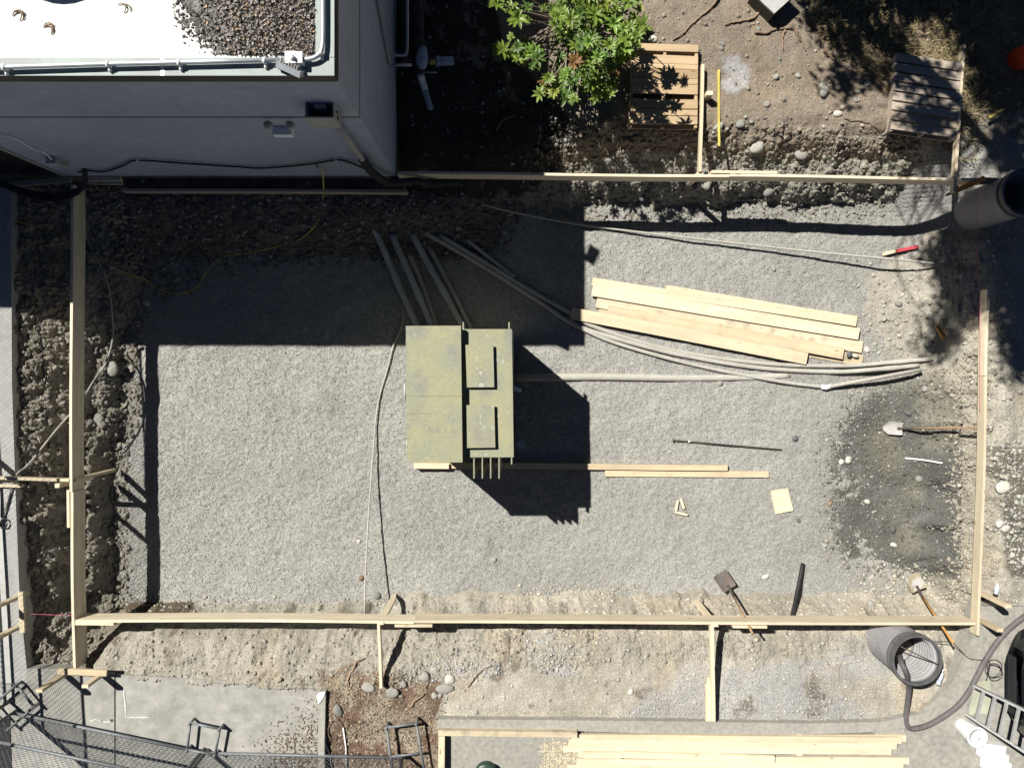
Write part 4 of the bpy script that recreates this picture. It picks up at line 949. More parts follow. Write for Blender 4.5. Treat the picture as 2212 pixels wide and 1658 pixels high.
pipe('conduit', 'single thin grey conduit stretched across the upper gravel', 'conduit', [P(*q_, z) for q_, z in zip(OV([(962, 419), (1100, 456), (1260, 486), (1500, 515), (1750, 543), (1900, 557), (2042, 571)]), (-.62, -.75, -.92, -.9, -.84, -.74, -.72))], .0165, M_pvcd)
pipe('cable', 'loose grey cable curving over the clods to the fence', 'cable', [G(*q_, .04) for q_ in OV([(148, 432), (190, 520), (232, 612), (243, 690), (243, 735)])] + [P(*q_, z) for q_, z in zip(OV([(228, 785), (198, 830), (172, 870), (120, 930), (64, 1000)]), (-.5, -.3, -.2, -.15, -.12))] + [P(*q_, .03) for q_ in OV([(38, 1022), (26, 1046), (14, 1090), (-2, 1140)])], .014, M_pvcd, k=6, n=8)
pipe('cable', 'straight grey cable rising from the gravel to the tan board', 'cable', [P(*q_, z) for q_, z in zip(OV([(872, 640), (868, 700), (850, 745), (836, 800), (815, 880), (805, 990), (797, 1100), (790, 1230), (787, 1330)]), (-.96, -.96, -.96, -.96, -.96, -.9, -.76, -.58, -.45))], .013, M_pvcd, n=8)
pipe('extension_cord', 'thin yellow cord trailing from the wall over the dark gravel', 'cord', [WL(752, 392, .06), WL(757, 413, .1)] + [G(*q_, .012) for q_ in OV([(698, 430), (685, 480), (640, 520), (540, 545), (480, 555), (445, 590), (422, 622), (380, 634), (340, 622), (310, 602), (270, 590), (200, 552), (100, 496), (30, 478), (-30, 466)])], .009, M_yel, n=6)
rd = thing('steel_rod', 'dark steel rod with a white band lying on the gravel', 'rod', P(1700, 1042, -.98))
MB().tube([P(1577, 1031, -.955), P(1700, 1042, -.96), P(1832, 1054, -.985)], .013, 8).build('rod', M_rust, rd, True)
MB().tube([P(1613, 1034, -.956), P(1618, 1034.5, -.956)], .017, 8).build('band', M_white, rd, True)
MB().tube([P(1577, 1027, -.955), P(1578, 1036, -.955)], .011, 6).build('hook', M_rust, rd, True)
pipe('black_pipe', 'short black pipe leaning out of the gravel between two shovels', 'pipe', [P(1882, 1320, -.965), P(1869, 1385, -.82), P(1853, 1462, -.5)], .031, M_black)
pipe('plastic_rod', 'thin white plastic rod on the wet mud', 'rod', [P(2121, 1073, -.92), P(2160, 1077, -.78), P(2209, 1085, -.56)], .013, M_white)

# ================================================================ SHOVELS
def shovel(label, p_tip, p_neck, p_end, w, mb_, mh, square=True, grp='shovels leaning on the form boards'):
    t = thing('shovel', label, 'shovel', p_neck, grp)
    ax = (p_neck - p_tip); L = ax.length; ax = ax.normalized(); up = Vector((0, 0, 1)); up = (up - ax * up.dot(ax)).normalized(); sd = ax.cross(up)
    vs, fs = [], []; nx, ny = 9, 9
    for i in range(nx):
        s = i / (nx - 1)
        wf = (1.0 if square else min(1, .5 + 2.2 * s) if s < .25 else 1.0) * (1 if s < .93 else .9)
        for j in range(ny):
            u = (j / (ny - 1) - .5) * 2
            vs.append(p_tip + ax * (L * s) + sd * (u * w / 2 * wf) + up * (.028 * u * u + .02 * s * s * s + .012))
    for i in range(nx - 1):
        for j in range(ny - 1): fs.append((i * ny + j, i * ny + j + 1, (i + 1) * ny + j + 1, (i + 1) * ny + j))
    top = [(v + up * .003) for v in vs]; k = len(vs)
    fs2 = [tuple(reversed([a + k for a in f])) for f in fs]
    MB().add(vs + top, fs + fs2).build('blade', mb_, t, True)
    d2 = (p_end - p_neck)
    MB().tube([p_neck - ax * .07 + up * .025, p_neck + up * .03, p_neck + d2 * .16], [.026, .021, .019], 10).build('socket', M_rust, t, True)
    MB().tube([p_neck + d2 * .15, p_neck + d2 * .5, p_end], [.018, .0175, .017], 10).build('handle', mh, t, True)
    return t
shovel('round pointed shovel with a pale dusty blade on the wet mud', P(2069, 1001, -.965), P(2112, 1004, -.95), P(2298, 1001, .0), .205, M_steel, W_handle, False)
shovel('square shovel with a rusty dark blade near the pit stake', P(1685, 1342, -.94), P(1709, 1378, -.91), P(1764, 1484, .31), .24, M_spade, W_handle)
shovel('mud caked square shovel with an orange handle by the corrugated pipe', P(2134, 1347, -.9), P(2151, 1381, -.87), P(2235, 1507, .34), .25, M_mud, W_orange)

# ================================================================ CORRUGATED PIPE RISERS, HOSE, CORDS
def riser(label, c, r, z0, z1, m):
    t = thing('pipe_riser', label, 'pipe', Vector((c.x, c.y, z0)))
    MB().lathe([(r * .93, z0 - .25), (r * .93, z1 - .16)], (c.x, c.y, 0), 56).build('pipe_wall', m, t, True)
    rim = [(r * .93, z1 - .16), (r * .99, z1 - .155), (r * .99, z1 - .12), (r * .95, z1 - .115), (r * .95, z1 - .085), (r, z1 - .08), (r, z1), (r * .90, z1), (r * .90, z1 - .06)]
    MB().lathe(rim, (c.x, c.y, 0), 56).build('rim', M_piped, t)
    pr = []; z = z1 - .06
    while z > z0: pr += [(r * .90, z), (r * .90, z - .036), (r * .81, z - .042), (r * .81, z - .062)]; z -= .068
    MB().lathe(pr, (c.x, c.y, 0), 56).build('liner', M_pipein, t)
    return t
rc = P(2150, 1547, .5)
rs1 = riser('grey corrugated pipe standing upright with a hose in its mouth', rc, .355, -.04, .5, M_pipe)
MB().tube([rc + Vector((-.30, .22, -.08)), rc + Vector((.33, -.08, -.02))], .008, 6).build('cross_bar', M_rust, rs1, True)
MB().box(P(2077, 1516, .2), (.05, .02, .12), .6).build('label_plate', M_piped, rs1)
rc2 = P(2405, 450, .54)
riser('dark plastic pipe standing upright in the tree shade', rc2, .33, -.35, .54, M_pipe)
hp = [(1408, 935, .30), (1418, 975, .46), (1440, 1020, .5), (1458, 1075, .42), (1466, 1140, .22), (1456, 1240, .08), (1446, 1330, .05), (1458, 1385, .05), (1500, 1400, .05), (1600, 1373, .05), (1750, 1280, .06), (1842, 1180, .08), (1905, 1065, .06), (1960, 960, .06), (2045, 830, .06), (2135, 735, .06), (2240, 655, .06), (2330, 590, .06)]
hpts = spline([P(1600 + x / 2.764, 1200 + y / 2.764, z) for x, y, z in hp], 6)
M_hose = M('hose_rubber', (.13, .125, .125), (.09, .085, .085), scale=9, rough=.6, fine=.2)
M_strp = M('hose_stripe', (.24, .13, .13), fine=.3)
hs = thing('hose', 'thick dusty black hose curving from the upright pipe towards the dark car', 'hose', P(2140, 1700, 0))
MB().tube(hpts, .037, 14).build('hose_body', M_hose, hs, True)
MB().tube([p + Vector((.012, .004, .034)) for p in hpts[30:]], .005, 6).build('stripe', M_strp, hs, True)
cd = spline([P(2176, 1506, .02), P(2200, 1503, .02), P(2234, 1507, .02), P(2268, 1540, .02), P(2298, 1546, .03), P(2316, 1549, .07), P(2320, 1560, .03), P(2314, 1585, .02), P(2309, 1602, .02)], 6)
coil = []
for k in range(60):
    a_ = k * .33; p = P(2326 + 2.2 * math.sin(k * .7), 1572 + 6 * math.sin(k * .21), .02 + .0012 * k)
    rr = .105 + .03 * math.sin(k * .37); coil.append(p + Vector((rr * math.cos(a_), rr * 1.05 * math.sin(a_), 0)))
cdt = thing('electric_cord', 'thin dark cord coiled on the asphalt beside the dark car', 'cord', P(2320, 1570, 0))
MB().tube(cd, .006, 6).build('lead', M_black, cdt, True)
MB().tube(spline(coil, 3), .0055, 6).build('coil', M_black, cdt, True)
def bottle(label, p, ang, L):
    d = Vector((math.cos(ang), math.sin(ang), 0)); t = thing('water_bottle', label, 'bottle', p)
    MB().tube([p, p + d * .01, p + d * (L * .7), p + d * (L * .86)], [.02, .032, .032, .013], 14).build('bottle_body', M_bottle, t, True)
    MB().tube([p + d * (L * .86), p + d * L], .015, 10).build('cap', M_white, t, True)
    MB().tube([p + d * (L * .28), p + d * (L * .55)], .0328, 14).build('wrapper', M_bl, t, True)
M_bottle = M('clear_bottle', (.62, .68, .72), rough=.12, fine=0, spec=.7)
M_bl = M('bottle_wrapper', (.25, .38, .6), (.7, .72, .75), scale=30, fine=0)
bottle('crushed clear water bottle lying below the upright grey pipe', P(2198, 1604, .04), 1.25, .24)
bottle('small water bottle standing out on the bare ground near the stake', P(2334, 1392, .035), 1.4, .16)

# ================================================================ PALLETS
def pallet(label, corners, z, nb, m, gaps, grp='wooden pallets on the bare soil'):
    """corners TL, TR, BR, BL of the deck in photo pixels"""
    q_ = [P(x, y, z) for x, y in corners]; c_ = sum(q_, Vector()) / 4; t = thing('pallet', label, 'pallet', Vector((c_.x, c_.y, gz(c_.x, c_.y))), grp)
    at = lambda u, v: q_[0] * (1 - u) * (1 - v) + q_[1] * u * (1 - v) + q_[2] * u * v + q_[3] * (1 - u) * v
    for v0, v1 in gaps:
        vm = (v0 + v1) / 2; wd = (at(.5, v0) - at(.5, v1)).length
        board('deck_board', at(0, vm), at(1, vm), wd, .02, m, parent=t, seg=5, warp=.004)
    dn = Vector((0, 0, -.06))
    for u in (.02, .5, .98): board('stringer', at(u, 0) + dn, at(u, 1) + dn, .04, .1, m, parent=t, seg=3, warp=0)
    for v in (.05, .3, .5, .72, .95): board('bottom_board', at(0, v) + dn * 2.05, at(1, v) + dn * 2.05, .1, .018, m, parent=t, seg=3, warp=0)
    return t
ev = [(0.0, .085), (.135, .235), (.24, .295), (.30, .41), (.415, .478), (.485, .60), (.665, .775), (.79, .86), (.87, .965)]
pallet('warm brown pallet under the leaf shadow of the rhododendron', [(1482, 101), (1636, 107), (1634, 299), (1474, 297)], .15, 9, W_pallet, ev)
ev2 = [(i / 8 + .004, (i + 1) / 8 - .02) for i in range(8)]
pallet('grey weathered pallet in dappled tree shade', [(2100, 124), (2254, 148), (2238, 327), (2086, 306)], .15, 8, W_grey, ev2)

# ================================================================ UPPER YARD THINGS
tag(board('yellow_lath', P(1684, 164, .04), P(1685, 343, .03), .03, .02, M_yel, seg=5), 'thin yellow lath lying upright beside the bright white brace', 'lath')
tag(board('yellow_stick', P(2317, 276, .03), P(2353, 256, .06), .035, .03, M_yel, seg=2), 'short yellow stick in deep tree shade', 'stick')
cn = thing('traffic_cone', 'orange traffic cone with a white collar at the shaded edge', 'traffic cone', P(2385, 150, 0))
pc = P(2385, 140, 0)
MB().lathe([(0, .04), (.165, .04), (.17, .0)], (pc.x, pc.y, 0), 24).build('base', M_orange, cn)
MB().lathe([(.15, .04), (.115, .3)], (pc.x, pc.y, 0), 24).lathe([(.085, .45), (.05, .68), (.0, .68)], (pc.x, pc.y, 0), 24).build('cone_body', M_orange, cn, True)
MB().lathe([(.116, .3), (.086, .45)], (pc.x, pc.y, 0), 24).build('collar', M_white, cn, True)
vt = thing('utility_vault', 'pale square concrete utility box top with a corner towards the roots', 'utility box', P(1815, -20, 0))
q_ = [P(1814, 33, .26), P(1764, -14, .26), P(1815, -66, .26), P(1866, -14, .26)]
MB().prism([(p.x, p.y) for p in q_], -.1, .24).build('vault_body', M_fascia, vt)
MB().prism([(p.x * 1.0, p.y) for p in q_], .2405, .27).build('vault_lid', M_conc, vt)
def root(label, pts, r):
    q_ = [G(x, y, .02) for x, y in pts]; sp = spline(q_, 5)
    sp = [p + Vector((random.gauss(0, .006), random.gauss(0, .006), random.gauss(0, .004))) for p in sp]
    return tag(MB().tube(sp, [r * (1 - .6 * i / len(sp)) for i in range(len(sp))], 7).build('root', M_root, None, True), label, 'root', 'dry roots and sticks on the soil')
root('long root running from the top edge down past the first pallet', TL(2, 0, [(230, -20), (180, 55), (90, 125), (10, 210), (-60, 260)]), .022)
root('root forking below the corner of the utility box', TL(2, 0, [(522, 62), (440, 125), (350, 140), (272, 160)]), .02)
root('twisted dark root just under the utility box', TL(2, 0, [(470, 208), (540, 215), (600, 190), (690, 182), (745, 205)]), .022)
root('straight bare stick sloping towards the tree shade', TL(2, 0, [(718, 190), (765, 255), (802, 340)]), .018)
root('short upright stick beneath the twisted root', TL(2, 0, [(662, 195), (648, 240), (652, 325)]), .016)
root('fat broken root stub at the shade edge', TL(2, 0, [(915, 330), (945, 355), (985, 395)]), .026)
root('pale stick lying above the grey pallet corner', TL(2, 0, [(965, 722), (1030, 700), (1082, 678)]), .01)
root('thin twig stretched towards the grey pallet', TL(2, 0, [(1040, 765), (1180, 790), (1260, 830), (1320, 850)]), .008)
root('thin root in the dark side yard', TL(1, 0, [(1005, 850), (1030, 800), (1075, 765), (1130, 748)]), .01)
root('red brown root on the tan bank above the mulch', TL(1, 2, [(820, 1135), (870, 1060), (940, 1005), (1005, 990)]), .009)
root('dark branch tangle beside the narrow brace', TL(1, 2, [(-10, 1030), (60, 990), (150, 940)]), .016)
root('short dark branch crossing the branch tangle', TL(1, 2, [(105, 960), (60, 1040), (40, 1100), (60, 1140)]), .018)
root('splintered wood piece below the large river stone', TL(1, 2, [(445, 1255), (490, 1210), (535, 1178)]), .024)
root('thin splinter of wood above the brown mulch', TL(1, 2, [(545, 1140), (560, 1110), (572, 1085)]), .012)
root('dark stick across the foot of the narrow brace', TL(1, 2, [(230, 1082), (300, 1095), (350, 1170)]), .009)
root('dry bush twig lying on the tan flat near the upright pipe', TL(2, 2, [(905, 930), (950, 990), (1000, 1030), (1015, 1055)]), .008)
root('dark root stub sticking up by the right form board', TL(2, 2, [(1830, 345), (1880, 380), (1945, 430)]), .013)
# grass tufts in the shade
pts_g = []
x, y = pts_in(Zn['grass'] * (1 - ss(CGX, 6.4, 7.6)), 900)
x2, y2 = pts_in(mask([(1960, 130), (2110, 90), (2130, 330), (2060, 330), (1990, 250)], 0, 3), 160)
x3, y3 = pts_in(mask([(860, 1740), (960, 1760), (1000, 1799), (820, 1799)], 0, 2), 60)
x = np.concatenate([x, x2, x3]); y = np.concatenate([y, y2, y3])
k = 9; gx_ = np.repeat(x, k) + RNG.normal(0, .02, len(x) * k); gy_ = np.repeat(y, k) + RNG.normal(0, .02, len(x) * k)
bl_v = np.array([(-.004, 0, 0), (.004, 0, 0), (.003, .02, .05), (-.003, .02, .05), (0, .075, .075)], float)
bl_f = np.array([(0, 1, 2), (0, 2, 3), (3, 2, 4)])
nn = len(gx_); az = RNG.uniform(0, 6.28, nn); ca, sa = np.cos(az), np.sin(az)
mt = np.zeros((nn, 3, 3)); mt[:, 0, 0] = ca; mt[:, 0, 1] = -sa; mt[:, 1, 0] = sa; mt[:, 1, 1] = ca; mt[:, 2, 2] = 1
mt *= RNG.uniform(.6, 1.7, (nn, 1, 1))
v_, f_, c_ = scatter(bl_v, bl_f, mt, np.stack([gx_, gy_, gz_arr(gx_, gy_, ZT) - .005], -1), np.where(RNG.uniform(0, 1, (nn, 1)) < .3, np.array((.22, .23, .10)), np.array((.36, .28, .17))) * RNG.uniform(.6, 1.2, (nn, 1)))
tag(np_mesh('grass', v_, f_, M('dry_grass', (.3, .25, .15), attr=True, rough=.9, fine=.1), col=c_, kind='stuff'), 'dry straw coloured grass in patches under the tree shade', 'grass', kind='stuff')
# mulch chips
x, y = pts_in(Zn['mulch'], 6500); xe, ye = pts_in(mask([(560, 1600), (640, 1540), (690, 1500), (760, 1500), (760, 1900), (520, 1900)], 0, 9), 1700); x = np.concatenate([x, xe]); y = np.concatenate([y, ye]); nn = len(x)
v_, f_, c_ = scatter(OCT_V, OCT_F, rotmats(nn) * RNG.uniform(.004, .016, (nn, 1, 1)) * np.array([2.2, .7, .4]), np.stack([x, y, np.maximum(gz_arr(x, y, ZT), np.where(x < P(768, 1600).x, 0, -9)) + .004], -1), np.where(RNG.uniform(0, 1, (nn, 1)) < .3, np.array((.34, .28, .2)), np.array((.15, .10, .07))) * RNG.uniform(.5, 1.3, (nn, 1)))
tag(np_mesh('mulch', v_, f_, M_leafd, col=c_, kind='stuff'), 'red brown bark mulch beside the concrete edging strip', 'mulch', kind='stuff')

# sawdust on the yard
x, y = pts_in(mask([(1170, 1608), (1235, 1600), (1250, 1640), (1235, 1700), (1160, 1700), (1180, 1650)], 0, 2), 3200); nn = len(x)
v_, f_, c_ = scatter(OCT_V, OCT_F, rotmats(nn) * RNG.uniform(.004, .012, (nn, 1, 1)) * np.array([1.8, 1, .3]), np.stack([x, y, np.full(nn, .013)], -1), np.array((.58, .52, .38)) * RNG.uniform(.8, 1.1, (nn, 1)))
tag(np_mesh('sawdust', v_, f_, M_leafd, col=c_, kind='stuff'), 'pale sawdust strewn beside the end of the yard stack', 'sawdust', kind='stuff')

# ================================================================ ROCKS
def rock(label, px, py, w, h=None, m=None, flat=.62, ang=0.0, cat='rock', z=None):
    h = h or w * .75
    p = G(px, py) if z is None else P(px, py, z)
    sc_ = (H - p.z) / F
    rr = np.random.default_rng(abs(hash((px, py))) % 9999 if False else int(px * 7 + py * 13))
    d = rr.normal(0, 1, (5, 3)); v = SPH_V.copy()
    k = 1 + sum(.085 * np.sin(v @ (d[i] * 1.6) + i) for i in range(5))[:, None]
    v = v * k * np.array((w / 2 * sc_, h / 2 * sc_, min(w, h) / 2 * sc_ * flat))
    ang = ang or rr.uniform(-.7, .7); c_, s_ = math.cos(ang), math.sin(ang)
    v = v @ np.array([[c_, s_, 0], [-s_, c_, 0], [0, 0, 1]])
    o = np_mesh('rock', v, SPH_F, m or M_rock, smooth=True); o.location = (p.x, p.y, p.z + min(w, h) / 2 * sc_ * flat * .45)
    return tag(o, label, cat, 'loose rocks about the site')
T2 = lambda x, y: (1600 + x / 2.764, y / 2.764)
rock('large round river stone with an ochre face on the upper soil', *T2(912, 588), 26, 30, m=M_rock)
rock('round stone embedded in the bank lip below the yellow lath', *T2(478, 955), 32, 28)
rock('oval grey stone lodged on the bank lip, right of the embedded round stone', *T2(772, 1005), 27, 22)
rock('round stone just right of the lower end of the yellow lath', *T2(377, 808), 21, 20)
rock('stone under the lower end of the yellow lath', *T2(228, 825), 26, 18)
rock('small greenish stone on the open soil by the ochre pebbles', *T2(545, 678), 14, 14)
rock('oval pale stone left of the grey pallet', *T2(1120, 650), 14, 10)
rock('white angular stone below the stick by the grey pallet', *T2(1002, 738), 19, 13, m=M_rockw)
rock('pale stone near the leaf clump at the grey pallet', *T2(1195, 545), 14, 15, m=M_rockw)
rock('pale blocky stone just above the brown pallet', 1530, 94, 24, 16, m=M_rockw)
rock('stone wedged above the brown pallet, left of the pale blocky one', 1505, 97, 18, 13)
rock('grey stone on the soil right of the brown pallet end', *T2(95, 352), 17, 10)
rock('small round stone between lath and utility box', *T2(606, 500), 13, 13)
rock('small stone directly above the large ochre faced stone', *T2(745, 492), 12, 12)
rock('pale pebble by the straight bare stick', *T2(490, 190), 11, 11)
rock('grey stone at the top edge among the roots', *T2(258, 287), 13, 10)
rock('small grey stone on the upper soil above the lath', *T2(247, 315), 12, 10)
rock('stone in the clods below the long board near the stake foot', *T2(147, 1207), 18, 18)
rock('dark stone in the leaf shadow below the long board', 1504, 462, 16, 20, m=M_rockd)
rock('clod sized grey rock at the foot of the clod bank', *T2(1020, 1290), 40, 18, flat=.9)
rock('second low rock ledge in the clods of the upper bank', *T2(560, 1240), 30, 18, flat=.8)
T5 = lambda x, y: (800 + x / 2.764, 1200 + y / 2.764)
rock('round river stone by the splinter above the mulch', *T5(538, 1060), 25, 23)
rock('pale triangular stone above the mulch', *T5(703, 1080), 24, 20, m=M_rockw)
rock('broad flat stone slab bordering the mulch', *T5(668, 1143), 40, 22, flat=.4)
rock('flat grey stone left of the narrow brace foot', *T5(177, 1128), 31, 20, flat=.5)
rock('smooth egg shaped stone next to the concrete edging strip', *T5(-17, 1277), 20, 26)
rock('small round stone touching the broad flat slab', *T5(602, 1185), 16, 16)
rock('little stone below the broad flat slab', *T5(640, 1185), 12, 12)
rock('tan oval stone above the round river stone', *T5(600, 1017), 15, 11)
rock('angular stone right of the narrow brace foot', *T5(400, 1108), 18, 14)
rock('wedge shaped stone under the dark stick by the brace foot', *T5(330, 1160), 30, 22, flat=.5)
rock('white chip of stone on the tan flat', *T5(1876, 1163), 12, 15, m=M_rockw)
rock('round stone in the pit beside the stake foot', *T5(228, 537), 18, 18)
rock('lone grey stone on the lower gravel', *T5(985, 305), 13, 12)
rock('pinkish pebble beside the straight grey cable', *T5(131, 424), 12, 11, m=M_root)
rock('pale stone on the gravel edge near the cable', *T5(115, 190), 9, 11, m=M_rockw)
T4 = lambda x, y: (1600 + x / 2.764, 600 + y / 2.764)
rock('dark round stone on the gravel right of the steel rod', *T4(728, 1182), 14, 14, m=M_rockd)
rock('grey stone in the wet mud below the conduit ends', *T4(1570, 860), 15, 15)
rock('dark brown flat stone in the wet mud above the pointed shovel', *T4(1465, 1018), 19, 14, m=M_rockd)
rock('pale round stone in the mud left of the white rod', *T4(1070, 1318), 14, 17, m=M_rockw)
rock('small pale stone beside the larger pale mud stone', *T4(1024, 1332), 12, 12, m=M_rockw)
rock('grey stone in the mud below the white rod', *T4(1528, 1445), 16, 15)
rock('reddish stone on the gravel near the plywood offcut', *T4(952, 1600), 11, 10, m=M_root)
rock('pale stone at the lower edge of the mud', *T4(1196, 1588), 14, 13, m=M_rockw)
rock('large pale stone on the ground outside the mud side board', *T4(2070, 1495), 36, 28, m=M_rockw)
rock('dark round stone touching the mud side board', *T4(1982, 1358), 17, 22, m=M_rockd)
rock('grey stone below the dark round stone by the board', *T4(1975, 1408), 16, 14)
rock('tan oval stone right of the mud side board near the string', *T4(1995, 830), 15, 13, m=M_root)
rock('dark stone lying on the end of the buried plank', *T4(1078, 636), 13, 14, m=M_rockd, z=-.93)
rock('pale oval stone lying on the end of the buried plank', *T4(1118, 645), 14, 9, m=M_rockw, z=-.93)
rock('pale oval stone at the far end of the plank pile', *T4(1193, 608), 13, 18, m=M_rockw, ang=.4)
rock('grey stone on the gravel above the plank pile', *T4(586, 76), 10, 16)
rock('pale stone near the sweeping conduits on the gravel', *T4(240, 822), 14, 12)
rock('stone in the dirt at the top of the mud patch', *T4(1400, 310), 18, 14)
T7 = lambda x, y: (1600 + x / 2.764, 1200 + y / 2.764)
rock('round grey stone above the long shovel with orange handle', *T7(1215, 595), 18, 18)
rock('dark stone in the mud near its lower right corner', *T7(1355, 108), 15, 18, m=M_rockd)
rock('pale chip stone in the wet mud above the caked shovel', *T7(1360, 210), 15, 12, m=M_rockw)
rock('upper of the rounded rocks outside the right board', *T7(2050, 75), 20, 17, m=M_rockw)
rock('lower of the rounded rocks outside the right board', *T7(2088, 105), 19, 16, m=M_rockw)
rock('flat tan double stone on the gravel by the rusty shovel', *T7(535, 415), 18, 11, m=M_rockw)
rock('little dark stone on the gravel above the black pipe', *T7(750, 55), 9, 11, m=M_rockd)
T3 = lambda x, y: (x / 2.764, 600 + y / 2.764)
rock('smooth oval stone at the gravel edge by the clod bank', *T3(768, 1227), 22, 18)
rock('pale stone beside the oval one at the clod bank', *T3(818, 1238), 11, 14, m=M_rockw)
rock('lumpy clod rock leaning over the gravel edge', *T3(740, 730), 26, 32)
rock('tan flat clod rock on the fence side bank', *T3(655, 1055), 28, 24)
rock('bluish pale stone cluster rock in the shaded dirt', *T3(950, 305), 17, 13, m=M_rockw)
rock('round stone among the clods near the batter board', 76, 1333, 17, 14)

# ================================================================ CHAIN LINK FENCE
def fence(label, a, b_, post0=True, post1=True, hgt=1.83, mid=.79):
    A, B = P(*a, .1), P(*b_, .1); t = thing('chain_link_fence', label, 'fence', Vector((A.x, A.y, 0)), 'temporary chain link fence panels')
    L = (B - A).length; d = (B - A).normalized(); U = Vector((0, 0, 1))
    for z, nm in ((0, 'bottom_rail'), (mid - .1, 'middle_rail'), (hgt - .1, 'top_rail')):
        MB().tube([A + U * z, B + U * z], .022, 10).build(nm, M_fence, t, True)
    if post0: MB().tube([A - U * .1, A + U * (hgt - .1)], .024, 10).build('post', M_fence, t, True)
    if post1: MB().tube([B - U * .1, B + U * (hgt - .1)], .024, 10).build('post', M_fence, t, True)
    mb = MB(); hh = hgt - .1; s = .075; n = int(L / s) + int(hh / s) + 2; nrm = d.cross(U)
    for sg in (1, -1):
        for i in range(n):
            x0_ = i * s - (hh if sg == 1 else 0)
            # line x = x0 + sg*z  clipped to 0..L
            zs = [0, hh]
            for e_ in (0, L):
                z_ = (e_ - x0_) * sg
                if 0 < z_ < hh: zs.append(z_)
            zs = sorted(zs); mids = [(zs[k], zs[k + 1]) for k in range(len(zs) - 1) if 0 <= x0_ + sg * (zs[k] + zs[k + 1]) / 2 <= L]
            for za, zb_ in mids:
                mb.tube([A + d * (x0_ + sg * za) + U * za + nrm * .003 * sg, A + d * (x0_ + sg * zb_) + U * zb_ + nrm * .003 * sg], .0029, 3, cap=False)
    mb.build('wire_mesh', M_fence, t)
    return t
fence('fence panel along the pavement, nearest the corner post', (12, 1650), (-22, 1080))
fence('fence panel along the pavement, next up towards the building doorway', (-23, 1072), (-52, 500), post1=True)
fence('fence panel with rusty lower rail crossing the grey slab', (30, 1670), (472, 1762))
fence('fence panel crossing the brown mulch beside the concrete edging', (481, 1764), (945, 1775))
def stand(label, pts, z, extra=()):
    q_ = [P(x, y, z) for x, y in pts]; t = thing('fence_stand', label, 'fence stand', Vector((q_[0].x, q_[0].y, 0)), 'steel pipe feet of the fence')
    for i in range(4): MB().tube([q_[i], q_[(i + 1) % 4]], .019, 9).build('pipe', M_fence, t, True)
    for p in q_: MB().tube([p + Vector((0, 0, .05)), Vector((p.x, p.y, gz(p.x, p.y) - .01))], .019, 9).build('foot', M_fence, t, True)
    for a_, b2 in extra: MB().tube([P(*a_, z), P(*b2, z)], .017, 8).build('cross_pipe', M_fence, t, True)
stand('square pipe stand on the grey slab below the L shaped mark', [(446, 1693), (515, 1707), (504, 1768), (439, 1756)], .13)
stand('pipe stand with a crossbar on the brown mulch', [(906, 1704), (976, 1694), (996, 1815), (922, 1815)], .13, [((915, 1772), (986, 1764))])
stand('tilted pipe stand at the fence corner on the pavement', [(38, 1604), (80, 1655), (22, 1706), (-22, 1656)], .12)
tag(MB().prism([(p.x, p.y) for p in pv([(-60, 1682), (24, 1682), (32, 1900), (-60, 1900)])], .005, .016).build('rubber_mat', M_black), 'black mat on the pavement under the fence corner', 'mat')
wt = thing('wire_tie', 'loop of dark cable tied to the fence over the pavement', 'cable', P(5, 1220, .1))
MB().tube([P(3, 1150, .1), P(3, 1212, .05)], .012, 6).build('cable', M_black, wt, True)
MB().tube([P(9 + 7 * math.cos(a_), 1226 + 11 * math.sin(a_), .04) for a_ in [k * .5 for k in range(13)]], .012, 6).build('loop', M_black, wt, True)
rk = lambda lab, a_, b2, m_, r_=.011: tag(MB().tube([G(*a_, .03), G((a_[0] + b2[0]) / 2 + 3, (a_[1] + b2[1]) / 2, .03), G(*b2, .03)], r_, 7).build('pipe_offcut', m_, None, True), lab, 'pipe offcut', 'thin white pipes on the mulch')
rk('thin white pipe slanting under the fence rail', (758, 1730), (778, 1800), M_white)
rk('thin pale pipe standing straight in the mulch beside a round wire loop', (804, 1704), (812, 1798), M_white)
tag(MB().tube([G(786 + 17 * math.cos(a_), 1712 + 26 * math.sin(a_), .03) for a_ in [2.2 + k * .3 for k in range(14)]], .006, 6).build('wire_loop', M_root, None, True), 'thin dry wire loop on the brown mulch', 'wire')

# ================================================================ LOWER RIGHT CORNER
gb = thing('bin', 'round dark green bin top at the lower picture edge', 'bin', P(1139, 1818, 0))
pb = P(1139, 1819, .14)
MB().lathe([(.165, .015), (.175, .11)], (pb.x, pb.y, 0), 26).build('bin_body', M_green, gb, True)
MB().lathe([(.175, .11), (.185, .12), (.17, .14), (.08, .155), (0, .155)], (pb.x, pb.y, 0), 26).build('lid', M_green, gb, True)
bk = thing('bucket', 'white plastic bucket with a lid next to the ladder', 'bucket', P(2256, 1700, 0))
pb = P(2292, 1728, .36)
MB().lathe([(.105, .01), (.135, .25), (.137, .33)], (pb.x, pb.y, 0), 30).build('bucket_body', M_white, bk, True)
MB().lathe([(.137, .33), (.148, .335), (.148, .36), (.12, .362), (.12, .356), (.02, .356), (.018, .366), (0, .366)], (pb.x, pb.y, 0), 30).build('lid', M_white, bk, True)
MB().tube([(pb.x + .146 * math.cos(a_), pb.y + .146 * math.sin(a_), .27 - .06 * math.sin((a_ - 3.4) * 1.0)) for a_ in [3.4 + k * .26 for k in range(13)]], .004, 5).build('handle', M_steel, bk, True)
